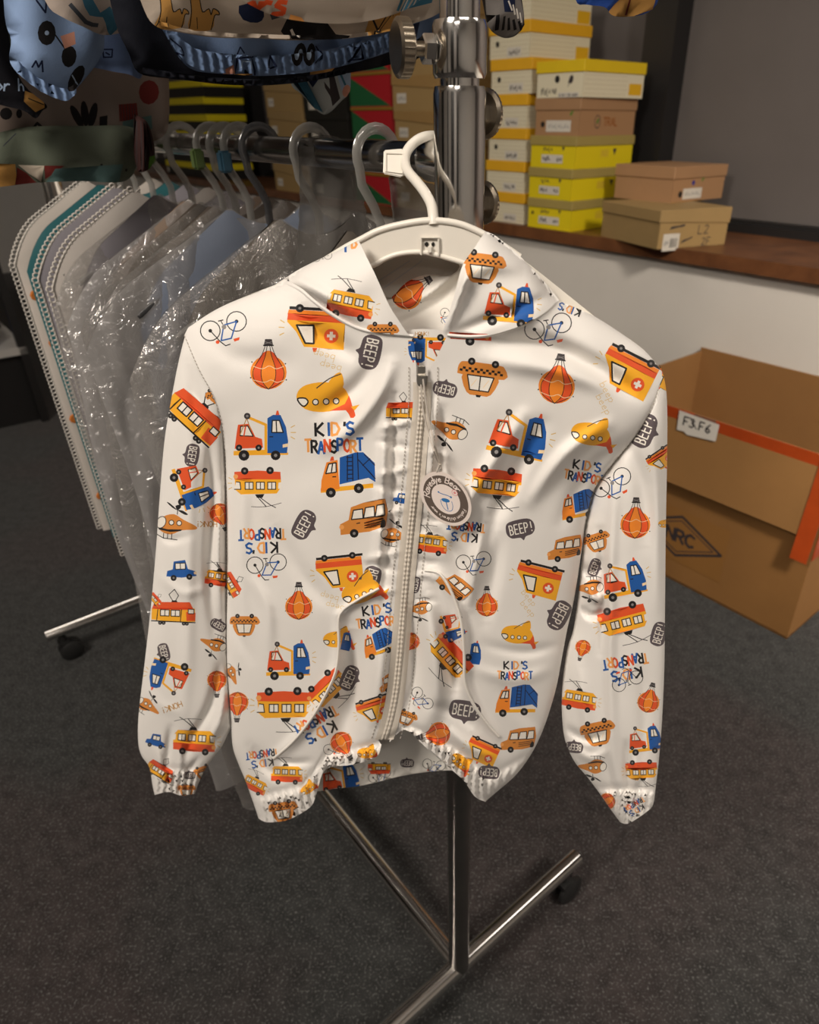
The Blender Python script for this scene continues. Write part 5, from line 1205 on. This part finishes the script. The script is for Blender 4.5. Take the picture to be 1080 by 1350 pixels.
# ---- hood
hf_h = lambda x, y: h_joint(x, y)*0.96+0.003+0.0015*vnoise(x*0.04, y*0.04, 3)
FH_L = [([(366, 374), (410, 392), (450, 420), (480, 436)], -0.007, 10), ([(385, 366), (420, 386), (460, 410)], 0.003, 10)]
FH_R = [([(600, 440), (650, 420), (720, 392)], -0.003, 9), ([(610, 380), (640, 350), (690, 352)], 0.003, 14), ([(590, 432), (606, 390), (620, 350)], 0.004, 7)]
outHL = np.vstack([cr([(362, 376), (380, 364), (400, 352), (440, 333), (473, 317)], 4), cr([(473, 317), (482, 336), (492, 356), (503, 380), (513, 402), (524, 420), (538, 440), (545, 444)], 4)[1:], cr(NECKL, 4)[1:]])
outHR = np.vstack([cr([(640, 305), (652, 310), (670, 324), (700, 352), (722, 376), (738, 396)], 4), cr(NECKR[::-1], 4)[1:], cr([(590, 442), (584, 437), (592, 412), (600, 386), (606, 362), (612, 346), (626, 326), (640, 305)], 4)[1:-1]])
ph = PR([('trolley', 462, 400, 62, 12), ('taxi', 400, 440, 30, 180), ('taxi', 504, 440, 40, U), ('bike', 425, 338, 26, U), ('taxi', 636, 352, 56, U+7), ('tow', 672, 400, 66, 6), ('bike', 722, 430, 62, -2), ('redbar', 620, 443, 56, 2)])
ph += text('B', 'T', 452, 322, 10, 3)+text('P', 'D', 464, 318, 9, 3)
kt = place('kids', 746, 392, 46, 200)
hl = sheet('hood', outHL, jmap(lambda x, y: hf_h(x, y)+folds(FH_L, x, y)), ph, CW, CLOTH, jacket, grid=3.6)
hr = sheet('hood', outHR, jmap(lambda x, y: hf_h(x, y)+folds(FH_R, x, y)), ph, CW, CLOTH, jacket, grid=3.6)
# inside of the hood, hanging behind the hanger
hin = lambda x, y: -0.012-0.016*arch(np.clip((x-460)/(650-460), 0, 1), 0.5)+0.022*sstep(372, 445, y)+0.002*vnoise(x*0.05, y*0.05, 6)+folds([([(500, 410), (560, 390), (610, 350)], 0.004, 8), ([(520, 430), (580, 400), (600, 380)], -0.003, 8)], x, y)
sheet('hood_inside', cr([(482, 332), (540, 322), (600, 324), (640, 330), (632, 400), (604, 446), (546, 448), (520, 430), (496, 380)], 4, True), jmap(hin), PR([('balloon', 541, 384, 50, U+58), ('bike', 592, 418, 28, 60)]), (0.82, 0.79, 0.73), CLOTH, jacket, grid=4)
hlg = lambda x, y: hin(x, y)+0.003
sheet('hood_lining', cr([(488, 344), (520, 337), (560, 336), (604, 346), (596, 362), (562, 362), (536, 372), (516, 392), (505, 384)], 3, True), jmap(hlg), line('M', 2, [(500, 370), (540, 344)])+line('M', 2, [(506, 380), (556, 344)]), hexc('968f86'), CLOTH, jacket, grid=4)
hb2 = lambda x, y: -(0.036+0.008*arch(np.clip((x-362)/(738-362), 0, 1), 0.5)*h_top(x, y))
sheet('hood_back', np.vstack([cr([(362, 376), (400, 352), (440, 333), (473, 319), (484, 334), (540, 324), (600, 326), (634, 332), (640, 307), (670, 324), (700, 352), (738, 396)], 3), cr([(720, 440), (640, 470), (540, 476), (440, 470), (380, 430)], 3)]), jmap(hb2), [], CW, CLOTH, jacket, grid=9, view=False)
# ---- placket seen through the open neck
hp = lambda x, y: h_joint(x, y)-0.007
sheet('placket', cr([(536, 438), (566, 434), (594, 440), (582, 466), (572, 492), (548, 494), (542, 466)], 3, True), jmap(hp), PR([('tow', 566, 462, 46, 182), ('honk', 556, 440, 18, 0)]), CW, CLOTH, jacket, grid=4)
# ---- seams: raised stitched ridges
def ridge(name, line_px, wd, ht, hf, col, parent=jacket, n=4, sm=5, mt=CLOTH, wave=0.0):
    L = cr(line_px, sm); T = np.gradient(L, axis=0); T /= np.linalg.norm(T, axis=1)[:, None]+1e-9; N = np.stack([-T[:, 1], T[:, 0]], -1)
    V = []; F_ = []
    for i in range(len(L)):
        for k in range(n+1):
            a = k/n*2-1; V.append((*(L[i]+N[i]*a*wd/2), ht*(1-a*a)+0.0002))
    V = np.array(V); P = jmap(lambda x, y: hf(x, y)+V[:, 2])(V[:, 0], V[:, 1])
    for i in range(len(L)-1):
        for k in range(n): F_.append((i*(n+1)+k, i*(n+1)+k+1, (i+1)*(n+1)+k+1, (i+1)*(n+1)+k))
    o = mesh_obj(name, P, F_, mt, parent)
    if mt is CLOTH:
        at = o.data.attributes.new('ink', 'FLOAT_COLOR', 'FACE'); at.data.foreach_set('color', np.tile(np.array([*col, 1], np.float32), len(o.data.polygons)))
    return o
ridge('neck_seam', NECKL, 5, 0.0016, h_body, CW); ridge('neck_seam', NECKR, 5, 0.0016, h_body, CW)
ridge('pocket_piping', [(500, 776), (472, 791), (448, 810), (447, 850), (443, 885), (430, 915), (410, 948), (386, 978), (360, 1001)], 4.2, 0.0022, h_body, (0.86, 0.82, 0.76))
ridge('pocket_piping', [(560, 752), (580, 757), (596, 782), (608, 820), (612, 862), (613, 900), (624, 928), (642, 954), (658, 972)], 4.2, 0.0022, h_body, (0.86, 0.82, 0.76))
STITCH = mat('sewing_thread', (0.45, 0.41, 0.36), 0.8)
def stitches(line_px, hf, step=5.0, off=0.0009):
    L = cr(line_px, 6); s = np.r_[0, np.cumsum(np.linalg.norm(np.diff(L, axis=0), axis=1))]; bm = bmesh.new()
    for d in np.arange(0, s[-1]-step, step):
        a = [np.interp(d, s, L[:, 0]), np.interp(d, s, L[:, 1])]; b = [np.interp(d+step*.62, s, L[:, 0]), np.interp(d+step*.62, s, L[:, 1])]
        p = jmap(lambda x, y: hf(x, y)+off)(np.array([a[0], b[0]]), np.array([a[1], b[1]])); tube_bm(bm, p, 0.00028, 4)
    o = bm_obj('stitching', bm, STITCH, jacket, False); o['kind'] = 'stuff'; return o
stitches(SEAML[:28], lambda x, y: np.maximum(h_body(x, y), h_sl(x, y))); stitches(SEAMR[2:26], lambda x, y: np.maximum(h_body(x, y), h_sr(x, y)))
stitches(np.stack([ix(ZIP, ZIP[:, 1])-17, ZIP[:, 1]], -1)[::6], h_body); stitches(np.stack([ix(ZIP, ZIP[:, 1])+21, ZIP[:, 1]], -1)[::6], h_body)
# ---- zip fastener
zipb = bpy.data.objects.new('zipper', None); COL.objects.link(zipb); zipb.location = jacket.location; adopt(zipb, jacket); zipb.empty_display_size = 0.01
hz = lambda x, y: h_body(x, y)*0.9+0.1*h_body(ix(ZIP, y), y)+0.0012
zL = ZIP[ZIP[:, 1] > 500]
def strip(name, L, a, b, hf, col, ribs=0.0, rp_=6.0):
    V = []; F_ = []; n = 5; D = []
    yy = np.arange(L[0, 1], L[-1, 1], 1.25)
    for y in yy:
        x = float(ix(L, y))
        for k in range(n+1):
            t = k/n; V.append((x+a+(b-a)*t, y)); D.append(ribs*(0.5+0.5*math.sin(y*2*math.pi/rp_))*math.sin(math.pi*t)+0.0012*(1 if ribs else 0.3)*math.sin(math.pi*t))
    V = np.array(V); D = np.array(D); P = jmap(lambda x, y: hf(x, y)+D)(V[:, 0], V[:, 1])
    for i in range(len(yy)-1):
        for k in range(n): F_.append((i*(n+1)+k, i*(n+1)+k+1, (i+1)*(n+1)+k+1, (i+1)*(n+1)+k))
    o = mesh_obj(name, P, F_, CLOTH, zipb); at = o.data.attributes.new('ink', 'FLOAT_COLOR', 'FACE'); at.data.foreach_set('color', np.tile(np.array([*col, 1], np.float32), len(o.data.polygons)))
ZC = hexc('d6cdc0')
strip('tape', zL, -11.5, -4, hz, ZC); strip('tape', zL, 4, 12.5, hz, ZC); strip('teeth', zL, -4.2, 0.4, lambda x, y: hz(x, y)+0.0005, ZC, 0.0010); strip('teeth', zL, -0.4, 4.6, lambda x, y: hz(x, y)+0.0005, ZC, 0.0010, 6.0)
SLM = mat('zip_metal', (0.55, 0.52, 0.47), 0.35, 0.9)
def px_box(name, x0, y0, x1, y1, h0, h1, m, parent, hf=h_joint):
    xs = np.array([x0, x1, x1, x0]); ys = np.array([y0, y0, y1, y1]); A = jmap(lambda x, y: hf(x, y)+h0)(xs, ys); B = jmap(lambda x, y: hf(x, y)+h1)(xs, ys)
    bm = bmesh.new(); v = [bm.verts.new(tuple(p)) for p in np.vstack([A, B])]
    for f in ((3, 2, 1, 0), (4, 5, 6, 7), (0, 1, 5, 4), (1, 2, 6, 5), (2, 3, 7, 6), (3, 0, 4, 7)): bm.faces.new([v[i] for i in f])
    bmesh.ops.recalc_face_normals(bm, faces=bm.faces); bmesh.ops.bevel(bm, geom=bm.edges[:], offset=0.0006, segments=2, affect='EDGES')
    return bm_obj(name, bm, m, parent, True, angle=40)
px_box('slider', 550, 494, 563, 508, 0.0, 0.005, SLM, zipb, hz); px_box('pull_tab', 551, 482, 561, 496, 0.002, 0.0035, SLM, zipb, hz)

# ================================================================== HANGER OF THE JACKET
hang = thing('clothes_hanger', 'white plastic hanger with square size tab carrying the printed jacket', 'hanger', jmap(lambda x, y: 0*x)(np.array([565.]), np.array([330.]))[0])
top = cr([(300, 428), (400, 362), (450, 330), (476, 316), (500, 304), (530, 296), (565, 291), (600, 294), (628, 304), (660, 322), (700, 350), (800, 430)], 4)
bot = cr([(796, 446), (700, 370), (655, 352), (622, 349), (600, 343), (562, 333), (530, 334), (508, 341), (492, 350), (450, 366), (400, 392), (306, 444)], 4)
def extrude_px(name, out, h0, h1, m, parent, hf):
    bm = bmesh.new(); n = len(out); A = jmap(lambda x, y: hf(x, y)+h0)(out[:, 0], out[:, 1]); B = jmap(lambda x, y: hf(x, y)+h1)(out[:, 0], out[:, 1])
    va = [bm.verts.new(tuple(p)) for p in A]; vb = [bm.verts.new(tuple(p)) for p in B]
    bm.faces.new(va[::-1]); bm.faces.new(vb)
    for i in range(n): bm.faces.new((va[i], va[(i+1) % n], vb[(i+1) % n], vb[i]))
    bmesh.ops.triangulate(bm, faces=[f for f in bm.faces if len(f.verts) > 4]); bmesh.ops.recalc_face_normals(bm, faces=bm.faces)
    return bm_obj(name, bm, m, parent, True, angle=30)
h0f = lambda x, y: 0*x-0.006
def band_px(name, T_, B_, h0, h1, m, parent):
    n = len(T_); B_ = B_[::-1]; V = np.vstack([jmap(lambda x, y: 0*x+h)(L[:, 0], L[:, 1]) for h in (h1, h0) for L in (T_, B_)]); F_ = []
    for i in range(n-1):
        F_ += [(i, i+1, n+i+1, n+i), (2*n+i, 3*n+i, 3*n+i+1, 2*n+i+1), (i, 2*n+i, 2*n+i+1, i+1), (n+i, n+i+1, 3*n+i+1, 3*n+i)]
    F_ += [(0, n, 3*n, 2*n), (n-1, 3*n-1, 4*n-1, 2*n-1)]
    o = mesh_obj(name, V, F_, m, parent); o.data.set_sharp_from_angle(angle=0.5); return o
hbody = band_px('arms', top, bot, -0.009, -0.0045, WPLASTIC, hang)
J0 = jmap(lambda x, y: 0*x)
def rim(name, L, rr, hh, parent): return tube(name, jmap(lambda x, y: 0*x+hh)(L[:, 0], L[:, 1]), rr, WPLASTIC, parent, 10)
rim('rim', top[6:40], 0.0022, -0.0052, hang); rim('rim', bot[6:36], 0.0017, -0.0050, hang)
for (a, b, c, d) in ((554, 312, 557, 337), (577, 313, 580, 338), (554, 312, 580, 315)): px_box('tab_frame', a, b, c, d, -0.0045, -0.0022, WPLASTIC, hang, lambda x, y: 0*x)
px_box('tab_tongue', 564, 324, 570, 334, -0.0045, -0.0015, WPLASTIC, hang, lambda x, y: 0*x)
px_box('tab_slot', 560, 319, 565, 325, -0.0045, -0.0040, M_HOLE, hang, lambda x, y: 0*x); px_box('tab_slot', 569, 319, 573, 325, -0.0045, -0.0040, M_HOLE, hang, lambda x, y: 0*x)
# hook reaches back over the rail
hkpx = cr([(572, 296), (571, 282), (568, 268), (559, 252), (548, 238), (538, 226), (534, 212), (537, 199), (546, 188), (558, 181), (572, 179), (584, 181), (594, 188), (600, 199), (600, 212), (596, 222)], 3)
rail_pt = rp(0.035, 0, Z_RAIL)
def hook3d(L):
    d = dirs(L[:, 0], L[:, 1]); s0 = ((JC-CAM) @ JN)/(d @ JN); out = []
    s_r = float((rail_pt-CAM)[1])/d[:, 1]
    k = sstep(0.0, 0.55, np.linspace(0, 1, len(L))); k2 = np.clip(k, 0, 1)
    s = s0*(1-k2)+(s_r-0.012+0.03*sstep(0.55, 1, np.linspace(0, 1, len(L))))*k2+0.005*(1-k2)
    return CAM+d*s[:, None]
hk = hook3d(hkpx)
tube('hook', hk, 0.0034, WPLASTIC, hang, 12, flat=1.0)
i_ = 18
tabc = hook3d(np.vstack([hkpx[:19], hkpx[19:]]))[19]; tn = (CAM-tabc)/np.linalg.norm(CAM-tabc)
sdep = float((tabc-CAM) @ np.array([0, CT, -ST]))
def cam_pt(px, py, dep):
    d = dirs(px, py); return CAM+d*(dep/(d @ np.array([0, CT, -ST])))[..., None]
xs = np.array([506, 531, 538, 540, 530, 505, ]); ys = np.array([198, 196, 202, 226, 234, 229])
bm = bmesh.new(); A = cam_pt(xs, ys, sdep-0.003); B = cam_pt(xs, ys, sdep+0.004); va = [bm.verts.new(tuple(p)) for p in A]; vb = [bm.verts.new(tuple(p)) for p in B]
bm.faces.new(va); bm.faces.new(vb[::-1])
for i in range(6): bm.faces.new((va[i], vb[i], vb[(i+1) % 6], va[(i+1) % 6]))
bmesh.ops.recalc_face_normals(bm, faces=bm.faces); bmesh.ops.bevel(bm, geom=bm.edges[:], offset=0.0008, segments=2, affect='EDGES')
stab = bm_obj('size_tab', bm, WPLASTIC, hang, True, angle=40)
fr = cam_pt(np.array([509, 531, 531, 509, 509]), np.array([202, 203, 229, 226, 202]), sdep-0.0034)
tube('tab_ridge', fr, 0.0006, WPLASTIC, stab, 6)

# ================================================================== HANG TAG
tgc = jmap(lambda x, y: h_body(x, y)+0.0125)(np.array([588.]), np.array([658.]))[0]
tag_o = thing('hang_tag', 'round grey and white cardboard hang tag with bear emblem tied to the zip', 'tag', tgc)
ex = np.array([1.0, -0.12, 0]); ex /= np.linalg.norm(ex); nrm = (CAM-tgc); nrm[2] *= 0.35; nrm /= np.linalg.norm(nrm); ex = ex-nrm*(ex @ nrm); ex /= np.linalg.norm(ex); ey = np.cross(nrm, ex)
if ey[2] > 0: ey = -ey
mmpp = float(np.linalg.norm(tgc-CAM))/F
INK['b'] = hexc('5c5048'); INK['c'] = hexc('e3d6cf'); INK['u'] = hexc('2f6ea8'); INK['p'] = hexc('d88a8a')
S2 = 62.0
def ell(a, b, n=48): return [(a*math.cos(2*math.pi*k/n), b*math.sin(2*math.pi*k/n)) for k in range(n)]
def ring_text(s, r, a0, da, size, w_, ccw=False, c='c', slant=0.15):
    out = []; a = a0
    for ch in s:
        wch = size*(0.5 if ch == ' ' else (0.42 if ch in "il'" else (0.62 if ch.islower() else 0.8)))
        am = a+da*(wch/2)/r*(1)
        for stt in GL.get(ch, []):
            pts = []
            for u, v in stt:
                u2 = (u-0.35)*size*0.85+slant*(0.6-v)*size; v2 = (v-0.65)*size
                ang = am; rad = r-v2 if not ccw else r+v2
                tx, ty = -math.sin(ang)*(1 if not ccw else -1), math.cos(ang)*(1 if not ccw else -1)
                rx, ry = math.cos(ang), math.sin(ang)
                pts.append((rx*rad+tx*u2, ry*rad+ty*u2))
            out += line(c, w_, pts)
        a += da*wch/r
    return out
tp = [('b', ell(88, 88))]+[('c', ell(56, 56, 36))]
tp += ring_text('Ravedye Bear', 72, math.radians(176), 1, 25, 3.6)
tp += ring_text("fashion children's wear", 73, math.radians(15), -0.9, -13.5, 2.0, ccw=False) if False else []
_fw = ring_text("Fashion children's wear", 73, math.radians(20), 1, 12.5, 1.9, slant=0.0)
tp += _fw
# bear emblem: brow bar, nose, mouth line, muzzle
tp += line('u', 3, [(-26, -22), (-10, -18), (10, -16), (20, -12)], 2)+circ('u', -25, -23, 3.5)+circ('u', 22, -12, 4)
tp += circ('u', -2, 4, 17, 7.5, 14)+line('u', 4, [(-1, 6), (2, 38)])+line('u', 2.2, [(-22, 4), (-20, 24), (-10, 40), (4, 44), (18, 38), (24, 20), (22, 4)], 3)
tp += circ('c', 40, -32, 12)+line('p', 2, [(40+11*math.cos(k*math.pi/6), -32+11*math.sin(k*math.pi/6)) for k in range(12)], closed=True)+circ('p', 40, -32, 5)
# the card hangs tilted, turned to one side
ta = math.radians(52); 
def tmap(off):
    def f(x, y):
        x = np.asarray(x, float); y = np.asarray(y, float)
        ca, sa = math.cos(ta), math.sin(ta); u = x*ca+y*sa; v = -x*sa+y*ca     # long axis of the ellipse runs down to the right
        u = u*0.415; v = v*0.285
        X = u*ca-v*sa; Y = u*sa+v*ca
        return tgc+(X[..., None]*ex+Y[..., None]*ey)*mmpp+nrm*off
    return f
sheet('card', ell(100, 100), tmap(0.0006), tp, hexc('ddd0c8'), PAPER, tag_o, grid=30)
sheet('card_back', ell(100, 100), tmap(-0.0006), [], hexc('ddd0c8'), PAPER, tag_o, grid=60, view=False)
str_px = cr([(558, 500), (563, 540), (570, 575), (577, 600), (582, 620), (578, 626), (576, 622), (580, 612)], 4)
hh = np.linspace(0.006, 0.0135, len(str_px))
tube('string', jmap(lambda x, y: h_body(x, y)+hh)(str_px[:, 0], str_px[:, 1]), 0.0007, mat('clear_cord', (0.55, 0.5, 0.44), 0.4), tag_o, 6)
str2 = cr([(555, 504), (558, 540), (566, 575), (574, 600), (581, 618)], 4)
tube('string', jmap(lambda x, y: h_body(x, y)+np.linspace(0.0055, 0.0125, len(str2)))(str2[:, 0], str2[:, 1]), 0.0006, MATS['clear_cord'], tag_o, 6)
